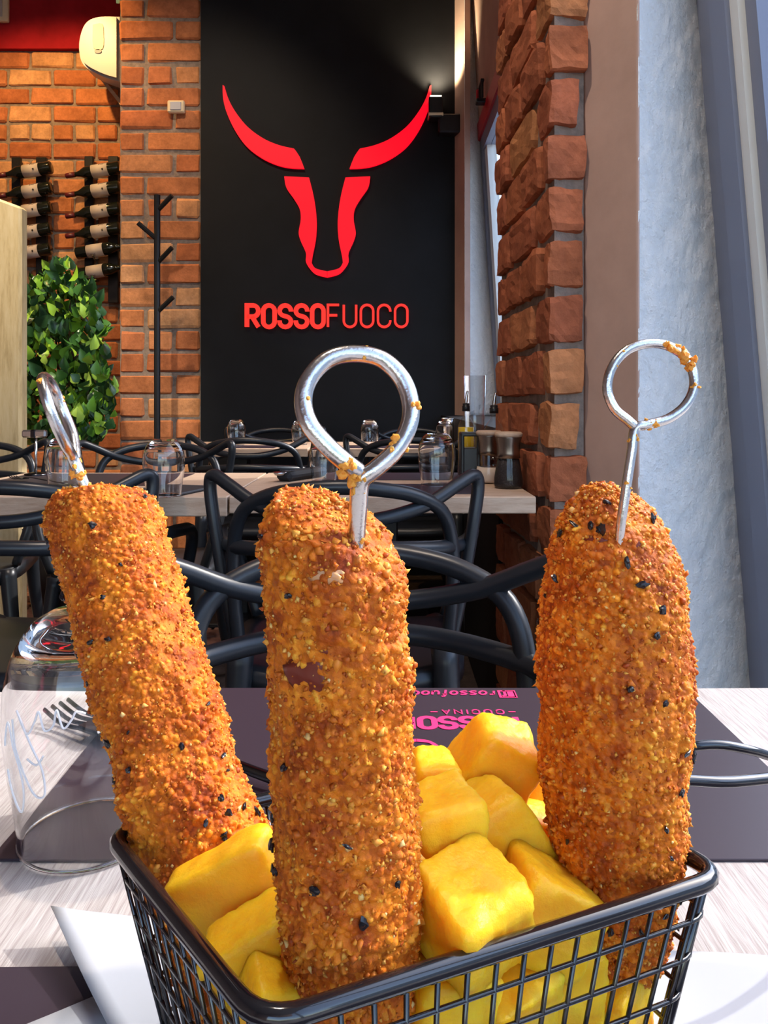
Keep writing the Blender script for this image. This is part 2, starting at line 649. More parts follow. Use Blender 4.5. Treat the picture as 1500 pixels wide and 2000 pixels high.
# ------------------------------------------------------------------ floor
floor = struct(mesh('floor', box(-4.2, 0.85, -3.0, 5.4, -0.10, -0.006), M_joint))
PAV = []
for k in range(4):
    PAV.append(None)
for k in range(4):
    o = fix_normals(mesh('paver', cbox(0.196, 0.096, 0.03, 0.006, 0.0015, rng), M_paving, floor))
    PAV[k] = o.data
    bpy.data.objects.remove(o)
cnt = 0
for j in range(0, 26):
    y = 5.0 - j * 0.104
    for i in range(0, 12):
        x = -2.75 + i * 0.204 + (0.10 if j % 2 else 0.0)
        if y < 3.0 and x > -0.9:
            continue
        o = link('paver', PAV[(i * 3 + j) % 4], None, floor)
        o.location = (x, y, -0.014 + rng.uniform(-0.001, 0.002))
        o.rotation_euler = (rng.uniform(-.01, .01), rng.uniform(-.01, .01), rng.uniform(-.02, .02))
        cnt += 1
ceiling = struct(mesh('ceiling', box(-4.2, 0.85, -3.0, 5.4, 4.0, 4.1), M_ceiling))
wall_left = struct(mesh('wall_left', box(-4.3, -4.2, -3.0, 5.4, 0, 4.1), M_beige))

struct(mesh('wall_front', join(box(-4.2, -1.7, -3.1, -3.0, 0, 4.1), box(-1.7, 0.85, -3.1, -3.0, 2.5, 4.1)), M_beige))  # unseen wall behind the camera, added to cut the sky fill from there


# ------------------------------------------------------------------ brick laying
BRICK_CACHE = {}


def rough_brick(sx, sy, sz, seed):
    bm = bmesh.new()
    bmesh.ops.create_cube(bm, size=1.0)
    bmesh.ops.subdivide_edges(bm, edges=bm.edges[:], cuts=5, use_grid_fill=True)
    o = Vector((seed * 3.1, 0, 0))
    for v in bm.verts:
        c = v.co * 2
        p = 14.0
        k = (abs(c.x) ** p + abs(c.y) ** p + abs(c.z) ** p) ** (1 / p)
        c = c / max(k, 1e-6) * max(abs(c.x), abs(c.y), abs(c.z))
        q = Vector((c.x * sx / 2, c.y * sy / 2, c.z * sz / 2))
        q += Vector((noise.noise(q * 14 + o), noise.noise(q * 14 + o + Vector((0, 9, 0))), noise.noise(q * 14 + o + Vector((0, 0, 9))))) * .006
        q += Vector((noise.noise(q * 60 + o), noise.noise(q * 60 + o + Vector((0, 9, 0))), noise.noise(q * 60 + o + Vector((0, 0, 9))))) * .0035
        v.co = q
    vs_ = [tuple(v.co) for v in bm.verts]
    fs_ = [tuple(v.index for v in f.verts) for f in bm.faces]
    bm.free()
    return vs_, fs_


def brick_mesh(key, sx, sy, sz, m, variants=4, jit=0.004, bev=0.010):
    if key not in BRICK_CACHE:
        arr = []
        for _ in range(variants):
            o = fix_normals(mesh('brick', rough_brick(sx, sy, sz, rng.random() * 50) if key[0] in ('pier', 'corner') else cbox(sx, sy, sz, bev, jit, rng), m))
            arr.append(o.data)
            bpy.data.objects.remove(o)
        BRICK_CACHE[key] = arr
    return rng.choice(BRICK_CACHE[key])


def lay(parent, x0, x1, z0, course, gap, length, depth, yface, m, key, frame=None, offset=0.0, zmax=4.0, skip=None, jit=0.004):
    """running bond on a vertical face; local x along the wall, local y outwards (face at yface)"""
    row = 0
    z = z0
    while z + course * 0.6 < zmax:
        x = x0 - (length / 2 if row % 2 else 0) - offset * (row % 3)
        hdr = (row % 6 == 4)
        ln = length / 2 if hdr else length
        while x < x1 - 0.02:
            a, b = max(x, x0), min(x + ln, x1)
            if b - a > 0.03:
                s = b - a - gap
                q = round(s, 2)
                me = brick_mesh((key, q), max(q, 0.02), depth, course - gap, m, jit=jit)
                if not (skip and skip((a + b) / 2, z)):
                    o = link('brick', me, None, parent)
                    p = Vector(((a + b) / 2, yface + rng.uniform(-0.004, 0.004), z + course / 2 + rng.uniform(-.002, .002)))
                    o.location = p if frame is None else frame @ p
                    rz = 0 if frame is None else frame.to_euler().z
                    o.rotation_euler = (0, rng.uniform(-0.008, 0.008), rz + rng.uniform(-0.008, 0.008))
            x += ln
        z += course
        row += 1


# brick column left of the black panel
cx0, cx1 = Q(229, 0, YB).x, Q(391, 0, YB).x
col_wall = struct(mesh('wall_column', box(cx0 + 0.01, cx1 + 0.02, YB + 0.02, YR + 0.2, 0, 4.05), M_mortar))
CRS = 43.4 / F * YB
lay(col_wall, cx0, cx1 + 0.006, 0.0, CRS, 0.018, 0.305, 0.07, YB + 0.045, M_brick, 'col', offset=0.0)
# recess wall behind
rec_wall = struct(mesh('wall_recess', box(-4.2, cx0 + 0.1, YR + 0.03, YR + 0.2, 0, 4.05), M_mortar))
zred = Q(0, 96, YR).z
CR2 = 35.6 / F * YR
n_rows = int(zred / CR2)
lay(rec_wall, -2.95, cx0 + 0.02, zred - n_rows * CR2 - 0.001, CR2, 0.017, 0.295, 0.07, YR + 0.05, M_brick, 'rec', zmax=zred - 0.02)
struct(mesh('wall_red', box(-4.2, cx0 + 0.05, YR - 0.01, YR + 0.03, zred, 4.05), M_redwall))

# black panel wall
px1 = Q(888, 0, YB).x
struct(mesh('wall_back', box(cx1 + 0.006, px1, YB - 0.015, YB + 0.15, 0, 4.05), M_black_panel))

# ------------------------------------------------------------------ right side: far bay
def quadwall(name, pts, thick, m, nx=1, nz=1, relief=0.0, seed=0):
    """wall skin through 4 corners (bottom-left, bottom-right, top-right, top-left as seen from the room) with a thickness behind it"""
    a, b, c, d = [Vector(p) for p in pts]
    nrm = (b - a).cross(d - a).normalized()
    V, Fc = [], []
    for s in (0, 1):
        for j in range(nz + 1):
            for i in range(nx + 1):
                p = (a.lerp(b, i / nx)).lerp(d.lerp(c, i / nx), j / nz)
                if s == 0 and relief and 0 < i < nx:
                    p = p + nrm * relief * noise.fractal(Vector((p.x * 22, p.y * 22, p.z * 14)) + Vector((seed, 0, 0)), 0.7, 2.2, 6)
                V.append(p - nrm * thick * s)
    W = nx + 1
    off = W * (nz + 1)
    for j in range(nz):
        for i in range(nx):
            q = (j * W + i, j * W + i + 1, (j + 1) * W + i + 1, (j + 1) * W + i)
            Fc.append(q)
            Fc.append(tuple(off + k for k in reversed(q)))
    for i in range(nx):
        Fc.append((i + 1, i, off + i, off + i + 1))
        t = nz * W
        Fc.append((t + i, t + i + 1, off + t + i + 1, off + t + i))
    for j in range(nz):
        Fc.append((j * W, (j + 1) * W, off + (j + 1) * W, off + j * W))
        Fc.append(((j + 1) * W + nx, j * W + nx, off + j * W + nx, off + (j + 1) * W + nx))
    return mesh(name, (V, Fc), m, None, True if relief else False)


ex, ey = Q(908, 0, 4.04).x, 4.04
struct(quadwall('wall_right_corner', [(px1 - 0.005, YB, 0), (ex, ey, 0), (ex, ey, 4.02), (px1 - 0.005, YB, 4.02)], 0.03, M_beige))
ZS2 = 0.868                                                    # far window sill
WY2 = 4.16


def wx2(z):                                                    # leaning far window plane
    return 0.516 + (2.34 - z) * 0.062


struct(quadwall('wall_reveal_far', [(ex, ey, ZS2), (wx2(ZS2) + .03, WY2, ZS2), (wx2(4.02) + .03, WY2, 4.02), (ex, ey, 4.02)], 0.004, M_plaster, 30, 200, 0.002))
struct(mesh('wall_sill_far', box(0.31, 0.75, 2.08, 4.2, 0, ZS2), M_black_panel))

# ------------------------------------------------------------------ brick pier on the right
N_ = Vector((0.334, 1.54))
F_ = Vector((0.312, 2.08))
E_ = Vector((0.478, 1.445))
B_ = Vector((0.411, 1.565))
pier = struct(mesh('wall_pier', prism([(N_.x + .010, N_.y + .010), (B_.x + .02, B_.y + .006), (0.60, 1.66), (0.60, 2.12), (F_.x + .010, F_.y + .02)], 0, 4.02, lambda a, b, c: (a, b, c)), M_mortar))
CRP = 0.1085
# side face: frame with local x running from near edge to far edge, local y into the wall
dirs = (F_ - N_).normalized()
angs = math.atan2(dirs.y, dirs.x)
frame_s = Matrix.Translation((N_.x, N_.y, 0)) @ Matrix.Rotation(angs, 4, 'Z')
ln_s = (F_ - N_).length
# staggered courses on the side and on the end; local y must point into the pier (clockwise of the run)
row = 0
z = -0.03
while z < 2.6:
    cuts = [0.0, 0.135, 0.39, ln_s + .01] if row % 2 == 0 else [0.0, 0.07, 0.255, 0.43, ln_s + .01]
    for a, b in zip(cuts[:-1], cuts[1:]):
        s = round(b - a - 0.010, 2)
        if a == 0.0:
            continue
        me = brick_mesh(('pier', s), s, 0.06, CRP - 0.016, M_brick2, 6, 0.005, 0.012)
        o = link('brick', me, None, pier)
        o.location = frame_s @ Vector(((a + b) / 2, -0.022 + rng.uniform(-.004, .004), z + CRP / 2))
        o.rotation_euler = (rng.uniform(-.015, .015), rng.uniform(-.012, .012), angs)
    # corner brick turning the edge: seen on both faces
    dpt = cuts[1] - 0.016
    wid = 0.074 + rng.uniform(-0.012, 0.008)
    key = ('corner', round(wid, 2), round(dpt, 2))
    me = brick_mesh(key, round(wid, 2), round(dpt, 2), CRP - 0.017, M_brick2, 6, 0.005, 0.012)
    o = link('brick', me, None, pier)
    o.location = (N_.x - 0.004 + wid / 2, N_.y + dpt / 2 + rng.uniform(-.006, .004), z + CRP / 2)
    o.rotation_euler = (rng.uniform(-.015, .015), rng.uniform(-.015, .015), rng.uniform(-.03, .03))
    z += CRP
    row += 1
struct(quadwall('wall_right', [(B_.x - .004, B_.y, 0), (E_.x, E_.y, 0), (E_.x, E_.y, 4.02), (B_.x - .004, B_.y, 4.02)], 0.004, M_beige, 24, 240, 0.0005, 5))
WY1 = 1.625


def wx1(z):                                                    # leaning near window plane
    return 0.708 - (z - 1.0) * 0.083


rev = struct(quadwall('wall_reveal_near', [(E_.x, E_.y, 0), (wx1(0) + .05, WY1, 0), (wx1(4.02) + .05, WY1, 4.02), (E_.x, E_.y, 4.02)], 0.004, M_plaster, 110, 560, 0.0022, 2))


# ------------------------------------------------------------------ windows
def leanbar(y0, y1, z0, z1, dx0, dx1, wx):
    v = []
    for z_ in (z0, z1):
        for y_ in (y0, y1):
            for dx in (dx0, dx1):
                v.append((wx(z_) + dx, y_, z_))
    f = [(0, 2, 3, 1), (4, 5, 7, 6), (0, 1, 5, 4), (2, 6, 7, 3), (0, 4, 6, 2), (1, 3, 7, 5)]
    return v, f


w1 = struct(empty('window_1', (wx1(0), WY1, 0)))


def wpart(name, geo, m, root):
    o = mesh(name, geo, m, root)
    o.matrix_parent_inverse = Matrix.Translation(-root.location)
    return fix_normals(o)


Y1B = -1.55
wpart('outer_frame', leanbar(1.535, WY1 + .02, 0.02, 3.02, 0.0, 0.08, wx1), M_alu, w1)
wpart('gasket', leanbar(1.522, 1.535, 0.02, 3.02, 0.012, 0.08, wx1), M_gasket, w1)
wpart('sash_frame', leanbar(1.455, 1.522, 0.02, 3.02, -0.006, 0.07, wx1), M_alu, w1)
wpart('glazing_bead', leanbar(1.425, 1.455, 0.10, 2.95, 0.004, 0.06, wx1), M_alulight, w1)
wpart('sash_frame', leanbar(1.385, 1.425, 0.02, 3.02, 0.018, 0.07, wx1), M_alu, w1)
wpart('mullion', leanbar(-0.30, -0.24, 0.02, 3.02, 0.0, 0.08, wx1), M_alu, w1)
wpart('outer_frame', leanbar(Y1B, Y1B + .07, 0.02, 3.02, 0.0, 0.08, wx1), M_alu, w1)
wpart('bottom_rail', leanbar(Y1B, WY1, 0.0, 0.09, 0.0, 0.09, wx1), M_alu, w1)
wpart('top_rail', leanbar(Y1B, WY1, 2.98, 3.06, 0.0, 0.09, wx1), M_alu, w1)
wpart('pane', leanbar(-0.24, 1.39, 0.09, 2.98, 0.040, 0.046, wx1), M_pane, w1)
wpart('pane', leanbar(Y1B + .07, -0.30, 0.09, 2.98, 0.040, 0.046, wx1), M_pane, w1)
wpart('screw', ([(wx1(0.78) - .045 + p[0], 1.583 + p[1] * .3, 0.86 + p[2]) for p in lathe([(0.0001, 0), (0.008, 0), (0.008, .006), (0.0001, .006)], 12)[0]], lathe([(0.0001, 0), (0.008, 0), (0.008, .006), (0.0001, .006)], 12)[1]), M_steel, w1)

w2 = struct(empty('window_2', (wx2(ZS2), WY2, ZS2)))
Z2T = 2.34
wpart('outer_frame', leanbar(4.06, WY2 + .02, ZS2, Z2T, 0.0, 0.06, wx2), M_alu, w2)
wpart('sash_frame', leanbar(3.97, 4.06, ZS2, Z2T - .05, 0.012, 0.06, wx2), M_alulight, w2)
wpart('top_rail', leanbar(2.25, WY2, Z2T - .07, Z2T, 0.0, 0.06, wx2), M_alu, w2)
wpart('red_top_rail', leanbar(3.30, WY2 + .02, Z2T, Z2T + .085, -0.012, 0.05, wx2), M_redframe, w2)
wpart('bottom_rail', leanbar(2.25, WY2, ZS2, ZS2 + .06, 0.0, 0.06, wx2), M_alu, w2)
wpart('mullion', leanbar(3.05, 3.11, ZS2, Z2T, 0.0, 0.06, wx2), M_alu, w2)
wpart('outer_frame', leanbar(2.2, 2.27, ZS2, Z2T, 0.0, 0.06, wx2), M_alu, w2)
wpart('pane', leanbar(3.11, 3.98, ZS2 + .06, Z2T - .07, 0.030, 0.035, wx2), M_pane, w2)
wpart('pane', leanbar(2.27, 3.05, ZS2 + .06, Z2T - .07, 0.030, 0.035, wx2), M_pane, w2)
struct(mesh('wall_lintel_far', leanbar(2.1, WY2 + .02, Z2T + .085, 4.05, 0.0, 0.2, wx2), M_beige))
# black clamp at the top of the far window
cl = empty('window_clamp', (wx2(2.44) - .03, 3.80, 2.425), label='black clamp with a red lever above the far window frame', cat='clamp')
fix_normals(mesh('bracket', join(cbox(.05, .05, .022, .004), cbox(.018, .10, .014, .003, origin=(.0, -.01, .085)), cbox(.012, .014, .09, .003, origin=(.0, .035, .045)), cbox(.012, .014, .09, .003, origin=(.0, -.05, .045))), M_blackmetal, cl))
fix_normals(mesh('lever', cbox(.012, .02, .05, .003, origin=(-.012, .05, .055)), M_redframe, cl))

# ------------------------------------------------------------------ outside
struct(mesh('ground_street', box(0.95, 9.0, -12, 45, -0.15, -0.03), M_street))
fac = struct(mesh('wall_street_facade', box(9.0, 9.4, -12, 45, -0.15, 4.4), M_facade))
for i in range(8):
    y = 4 + i * 4.6
    fw = fix_normals(mesh('facade_window', cbox(.08, 1.5, 1.9, .02, origin=(8.98, y, 2.0)), M_alulight, fac))
    mesh('facade_pane', box(8.93, 8.945, y - .62, y + .62, 1.18, 2.82), M_darksteel, fw)

# ------------------------------------------------------------------ illuminated sign on the black panel
SD = YB - 0.018
sign = empty('illuminated_sign', Q(640, 420, SD), label='glowing red bull head sign with ROSSOFUOCO lettering on the black panel', cat='sign')


def sfr(a, b, c):                                   # survey-frame point on the panel, c = proud of it
    p = Q(a, b, SD)
    return (p.x, SD - c, p.z)


def spart(name, geo, m):
    o = mesh(name, geo, m, sign)
    o.matrix_parent_inverse = Matrix.Translation(-sign.location)
    return fix_normals(o)


def sm2(pts, n=5):
    return [(p.x, p.y) for p in catmull([(a, b, 0) for a, b in pts], n)]


HORN = sm2([(436, 168), (437, 195), (445, 225), (462, 260), (485, 290), (515, 312), (545, 325), (570, 330), (595, 331)]) + sm2([(595, 331), (586, 308), (575, 292)], 2)[1:] + sm2([(575, 292), (545, 285), (515, 272), (485, 250), (462, 222), (447, 195), (439, 170)])[1:]
HORN_R = [(1278 - a, b) for a, b in HORN]
FACE = sm2([(556, 346), (604, 348)], 2) + sm2([(604, 348), (612, 380), (617, 410), (619, 440), (617, 470), (611, 500), (609, 514)])[1:] + sm2([(609, 514), (617, 525), (640, 531)])[1:] + sm2([(640, 543), (618, 537), (606, 526), (598, 512), (598, 495), (588, 472), (584, 455), (588, 430), (586, 410), (575, 390), (560, 368), (556, 348)])
FACE_R = [(1279 - a, b) for a, b in FACE]
spart('horn', prism(HORN, 0.002, 0.016, sfr), M_red_glow)
spart('horn', prism(HORN_R, 0.002, 0.016, sfr), M_red_glow)
spart('face_stripe', prism(FACE, 0.002, 0.016, sfr), M_red_glow)
spart('face_stripe', prism(FACE_R, 0.002, 0.016, sfr), M_red_glow)


def lfr(a, b, c):
    return sfr(483 + a, 639 - b, c)


lets, xx = word_geom('ROSSO', 42, 8.4, 9.5, lfr, 0, 0.002, 0.018, w=0.53)
for ch, g in lets:
    spart('letter', g, M_red_glow2)
lets, xx = word_geom('FUOCO', 43, 4.6, 9.2, lfr, xx - 1, 0.002, 0.018, w=0.56)
for ch, g in lets:
    spart('letter', g, M_red_glow2)

# wall spotlight right of the horn
spot = empty('wall_spotlight', Q(872, 262, YB - .06), label='black wall spotlight beside the right horn of the red sign', cat='lamp')
fix_normals(mesh('mount', cbox(.12, .09, .10, .008, origin=(.015, .01, .05)), M_blackmetal, spot))
hd = fix_normals(mesh('lamp_head', cbox(.075, .085, .11, .006, origin=(-.06, -.01, .13)), M_blackmetal, spot))
fix_normals(mesh('lamp_rim', cbox(.079, .089, .016, .003, origin=(-.06, -.01, .09)), M_cream, spot))
mesh('lamp_lens', box(-.09, -.03, -.045, .025, .187, .192), mat('lamp_lens', (1, .9, .7), emit=(1.0, .85, .6), estr=6.0), spot)


def lamp_light(parent, typ, loc, energy, color, target=None, size=0.05, spread=None, blend=0.5):
    d = bpy.data.lights.new('lamp_light', typ)
    d.energy = energy
    d.color = color
    if typ == 'SPOT':
        d.spot_size = spread
        d.spot_blend = blend
        d.shadow_soft_size = size
    elif typ == 'POINT':
        d.shadow_soft_size = size
    else:
        d.shape = 'DISK'
        d.size = size
    o = bpy.data.objects.new('lamp_light', d)
    COL.objects.link(o)
    o.parent = parent
    o.location = loc
    if target is not None:
        wl = Vector(parent.location) + Vector(loc)
        o.rotation_euler = (wl - Vector(target)).to_track_quat('Z', 'Y').to_euler()
    return o


p0 = spot.location
lamp_light(spot, 'SPOT', (-.06, -.03, .21), 40, (1.0, .80, .50), Q(868, -60, YB - .03), 0.03, math.radians(120), .9)


# ceiling spotlights out of view; column and table ones are added fill
def ceiling_lamp(x, y, energy, target, label, color=(1, .80, .58), spread=75):
    t = empty('ceiling_spotlight', (x, y, 4.0), label=label, cat='lamp', group='ceiling spotlights')
    mesh('ceiling_plate', lathe([(.045, -.02), (.045, 0)], 20), M_blackmetal, t)
    mesh('lamp_head', lathe([(.02, -.03), (.045, -.05), (.045, -.16), (.040, -.16), (.038, -.07)], 20), M_blackmetal, t)
    lamp_light(t, 'SPOT', (0, 0, -.20), energy, color, target, .04, math.radians(spread), .6)


ceiling_lamp(-2.15, 3.7, 190, (-2.1, 5.1, 1.5), 'black ceiling spotlight over the brick recess with wine racks', (1, .58, .20), 95)
ceiling_lamp(-0.95, 2.2, 120, (-1.3, 4.2, 1.2), 'added black ceiling spotlight, out of view, aimed at the brick column', (1, .78, .55), 70)  # invented fixture, added to warm and brighten the column bricks
ceiling_lamp(-1.3, 2.0, 460, (-1.75, 3.7, 1.0), 'black ceiling spotlight aimed at the leafy plant', (1, .86, .62), 34)
ceiling_lamp(-0.35, 0.75, 170, (0.1, 1.7, 0.8), 'added black ceiling spotlight, out of view, over the middle tables', (1, .82, .66), 80)  # no known lamp here, added as fill for the tables

# ------------------------------------------------------------------ things on the recess and column walls
pic = empty('picture_frame', Q(-14, 20, YR - .03), label='beige framed picture on the red wall at the top left', cat='picture')
fix_normals(mesh('frame', cbox(.30, .03, .26, .006, origin=(-.045, 0, .05)), M_cream, pic))
mesh('picture_sheet', box(-.16, .07, -.019, -.016, -.05, .15), M_winelabel, pic)

disp = empty('wall_dispenser', Q(196, 118, 4.80), label='white rounded plastic dispenser high up beside the brick column', cat='dispenser')


def dfr(a, b, c):
    p = Q(a, b, 4.80)
    return (p.x - disp.location.x, c, p.z - disp.location.z)


outl = sm2([(236, 36), (200, 36), (176, 44), (163, 62), (157, 90), (160, 118), (170, 134), (190, 146), (214, 156), (236, 162)], 4)
V1 = prism(outl, -.02, .10, dfr)
inner = [(198 + (a - 198) * .90, 95 + (b - 95) * .93) for a, b in outl]
V2 = prism(inner, -.045, -.02, dfr)
fix_normals(mesh('body', V1, M_white, disp))
fix_normals(mesh('front_cover', V2, M_white, disp))
fix_normals(mesh('cover_window', prism(sm2([(187, 56), (205, 54), (208, 76), (206, 102), (188, 100), (187, 58)], 3), -.050, -.045, dfr), M_cream, disp))
fix_normals(mesh('lock', prism(arc(197, 107, 7, 4, 0, 345, 14), -.050, -.045, dfr), M_alu, disp))
strut = fix_normals(mesh('wooden_batten', prism([(186, 143), (233, 203), (233, 192), (196, 146)], .02, .05, lambda a, b, c: tuple(Q(a, b, 4.9) + Vector((0, c, 0)))), M_oak2))
tag(strut, 'thin slanting wooden batten under the white dispenser', 'batten')

sw = empty('wall_switch', Q(344.5, 222, YB - .012), label='small cream switch box on the brick column', cat='switch')
fix_normals(mesh('housing', cbox(.092, .03, .066, .006, origin=(0, 0, .036)), M_cream, sw))
fix_normals(mesh('rocker', cbox(.06, .008, .045, .003, origin=(0, -.017, .036)), M_white, sw))


# wine racks with bottles
def wine_bottle(label):
    t = empty('wine_bottle', label=label, cat='wine bottle', group='bottles in the wall racks')
    prof = [(0.0001, 0), (.034, 0), (.037, .005), (.037, .185), (.034, .205), (.020, .232), (.0145, .25), (.0145, .27)]
    mesh('body', lathe(prof, 20), M_bottleglass, t, True)
    mesh('capsule', lathe([(.0152, .262), (.0152, .315), (.013, .318), (.0001, .318)], 16), M_capsule, t, True)
    lab = mesh('paper_label', lathe([(.0376, .065), (.0376, .16)], 24), M_winelabel, t, True)
    g = [tube([(.0378 * math.cos(a), .0378 * math.sin(a), zz) for a, zz in [(-.9 + k * .12, .085 + .03 * math.sin(k * .8 + ph)) for k in range(16)]], .0009, 4) for ph in (0, 1.6)]
    mesh('ink_drawing', join(*g), M_inkline, lab)
    return t


def rack(u0, u1, vtop, vbot, label):
    t = empty('wine_rack', Q((u0 + u1) / 2, vbot, YR - .02), label=label, cat='wine rack', group='wall wine racks')
    a, b = Q(u0, 0, YR - .02).x - t.location.x, Q(u1, 0, YR - .02).x - t.location.x
    h = Q(0, vtop, YR - .02).z - t.location.z
    w = (b - a)
    fix_normals(mesh('upright', cbox(w * .26, .03, h, .004, origin=(a + w * .13, 0, h / 2)), M_blackmetal, t))
    fix_normals(mesh('upright', cbox(w * .30, .03, h, .004, origin=(b - w * .15, 0, h / 2)), M_blackmetal, t))
    return t


rk1 = rack(24, 92, 308, 560, 'black wine rack behind the timber partition')
rk2 = rack(166, 232, 306, 592, 'black wine rack next to the brick column')
ordn = ['top', 'second', 'third', 'fourth', 'fifth', 'sixth']
SC = 1.12


def rack_bottle(u, v, rk, uw, label, flip=False):
    t = wine_bottle(label)
    t.scale = (SC, SC, SC)
    p = Q(u, v, YR - .10)
    tilt = math.radians(9)
    # bottle lies along x, base to the right
    t.rotation_euler = (0, (-PI / 2 - tilt) if not flip else (PI / 2 - tilt), 0)
    t.location = p
    # collar holding it
    rx = (p.x - rk.location.x)
    c = mesh('bottle_clip', tube([(rx + uw, -.02, p.z - rk.location.z - .03), (rx + uw, -.08, p.z - rk.location.z - .045), (rx + uw, -.125, p.z - rk.location.z - .02)], .006, 6), M_blackmetal, rk)
    return t


for i, v in enumerate([330, 370, 408, 449, 489]):
    rack_bottle(100 if i < 2 else 99, v - 3, rk1, -.10, ordn[i] + ' wine bottle from above in the rack behind the timber partition')
for i, v in enumerate([330, 368, 409, 448, 488, 529]):
    rack_bottle(234 if i < 4 else 150, v - 3 if i < 4 else v + 7, rk2, -.10 if i < 4 else .12, ordn[i] + ' wine bottle from above in the rack next to the brick column', i >= 4)

# hanging plant: one striped leaf tip comes into view
hp = empty('hanging_plant', Q(240, -60, 4.05), label='hanging plant whose striped green leaf tip dips in at the top', cat='plant')
M_stripe = mat('striped_leaf', (0.25, 0.36, 0.18), rough=0.5)
mesh('pot', lathe([(.05, .05), (.075, .16), (.07, .16), (.06, .15), (.0001, .15)], 18), M_white, hp)
for k, (du, dv) in enumerate([(0, 0), (20, -20), (-26, -24), (42, -34), (-46, -40)]):
    pth = catmull([(0, 0, .15), (du * .0011, -.05, .17), (du * .0026, -.075, .06), (du * .0027, -.075, -.06 - dv * .0027), (du * .0027, -.075, -.218 - dv * .0027)], 5)
    n = len(pth)
    V, Fc = [], []
    for i, p in enumerate(pth):
        w = .016 * math.sin(PI * min(1, .12 + .88 * (1 - i / (n - 1)))) ** .7 + .0008
        V += [(p.x - w, p.y, p.z), (p.x, p.y + .004, p.z), (p.x + w, p.y, p.z)]
    for i in range(n - 1):
        Fc += [(3 * i, 3 * i + 1, 3 * i + 4, 3 * i + 3), (3 * i + 1, 3 * i + 2, 3 * i + 5, 3 * i + 4)]
    mesh('leaf', (V, Fc), M_stripe, hp, True)

# coat stand
cs = empty('coat_stand', (Q(307, 0, 3.95).x, 3.95, 0), label='black branch-shaped coat stand in front of the brick column', cat='coat stand')
zt = Q(0, 381, 3.95).z
mesh('pole', tube([(0, 0, 0.02), (0, 0, zt)], .0165, 10), M_blackmetal, cs)
mesh('base', lathe([(.17, 0), (.17, .012), (.03, .022), (.0001, .022)], 28), M_blackmetal, cs)
for (ua, va, ub, vb) in [(308, 411, 339, 385), (305, 466, 273, 438), (309, 512, 339, 486), (309, 608, 341, 582)]:
    a, b = Q(ua, va, 3.95) - cs.location, Q(ub, vb, 3.95) - cs.location
    mesh('branch_hook', tube([(a.x, 0, a.z), (b.x, -.03, b.z)], .0125, 8), M_blackmetal, cs)

# timber partition at the far left
PD = 2.95
part = empty('timber_partition', (Q(-40, 0, PD).x, PD, 0), label='pale timber partition board at the left edge behind the table', cat='partition')
bx = Q(48, 0, PD).x
zt = Q(0, 380, PD).z
for k in range(3):
    x1 = bx - k * .16
    x0 = x1 - .156
    o = fix_normals(mesh('board', cbox(x1 - x0, .06, zt - .02 * 0, .010, origin=((x0 + x1) / 2 - part.location.x, 0, zt / 2)), M_board, part))
    if k == 0:
        for v in o.data.vertices:
            if v.co.z > zt - .03 and v.co.x > (x0 + x1) / 2 - part.location.x:
                v.co.z -= .05

# leafy plant
PLD = 3.55
pl = empty('leafy_plant', (Q(118, 0, PLD).x, PLD, 0), label='bushy green leafy plant below the wine racks', cat='plant')
mesh('pot', lathe([(.12, 0), (.17, .30), (.155, .30), (.14, .26), (.0001, .26)], 24), M_blackmetal, pl, True)
leafs = []
for k in range(5):
    L_, W_ = .055 + .006 * k, .024 + .003 * (k % 3)
    fold = .25 + .1 * k
    V, Fc = [], []
    ts = [0, .25, .5, .75, 1]
    ws = [0.05, .8, 1, .62, 0.02]
    for t_, w_ in zip(ts, ws):
        bend = -.012 * t_ * t_ * (1 + .3 * k)
        V += [(-W_ * w_, t_ * L_, bend + W_ * w_ * fold), (0, t_ * L_, bend), (W_ * w_, t_ * L_, bend + W_ * w_ * fold)]
    for i in range(4):
        Fc += [(3 * i, 3 * i + 1, 3 * i + 4, 3 * i + 3), (3 * i + 1, 3 * i + 2, 3 * i + 5, 3 * i + 4)]
    me = bpy.data.meshes.new('leaf')
    me.from_pydata(V, [], Fc)
    me.materials.append(M_leaf)
    me.polygons.foreach_set('use_smooth', [True] * len(me.polygons))
    leafs.append((me, V, Fc))
lr = random.Random(21)


def in_bush(u, v):
    lo = {520: (100, 140), 560: (60, 175), 600: (28, 195), 640: (22, 205), 680: (20, 210), 720: (24, 212), 760: (20, 222), 800: (24, 224), 840: (26, 215), 872: (30, 185)}
    ks = sorted(lo)
    if v < ks[0] or v > ks[-1]:
        return False
    for a, b in zip(ks[:-1], ks[1:]):
        if a <= v <= b:
            t_ = (v - a) / (b - a)
            l_ = lo[a][0] * (1 - t_) + lo[b][0] * t_
            r_ = lo[a][1] * (1 - t_) + lo[b][1] * t_
            return l_ <= u <= r_
    return False


def leaf_matrix():
    while True:
        u, v = lr.uniform(10, 235), lr.uniform(512, 884)
        if in_bush(u, v):
            break
    return u, v


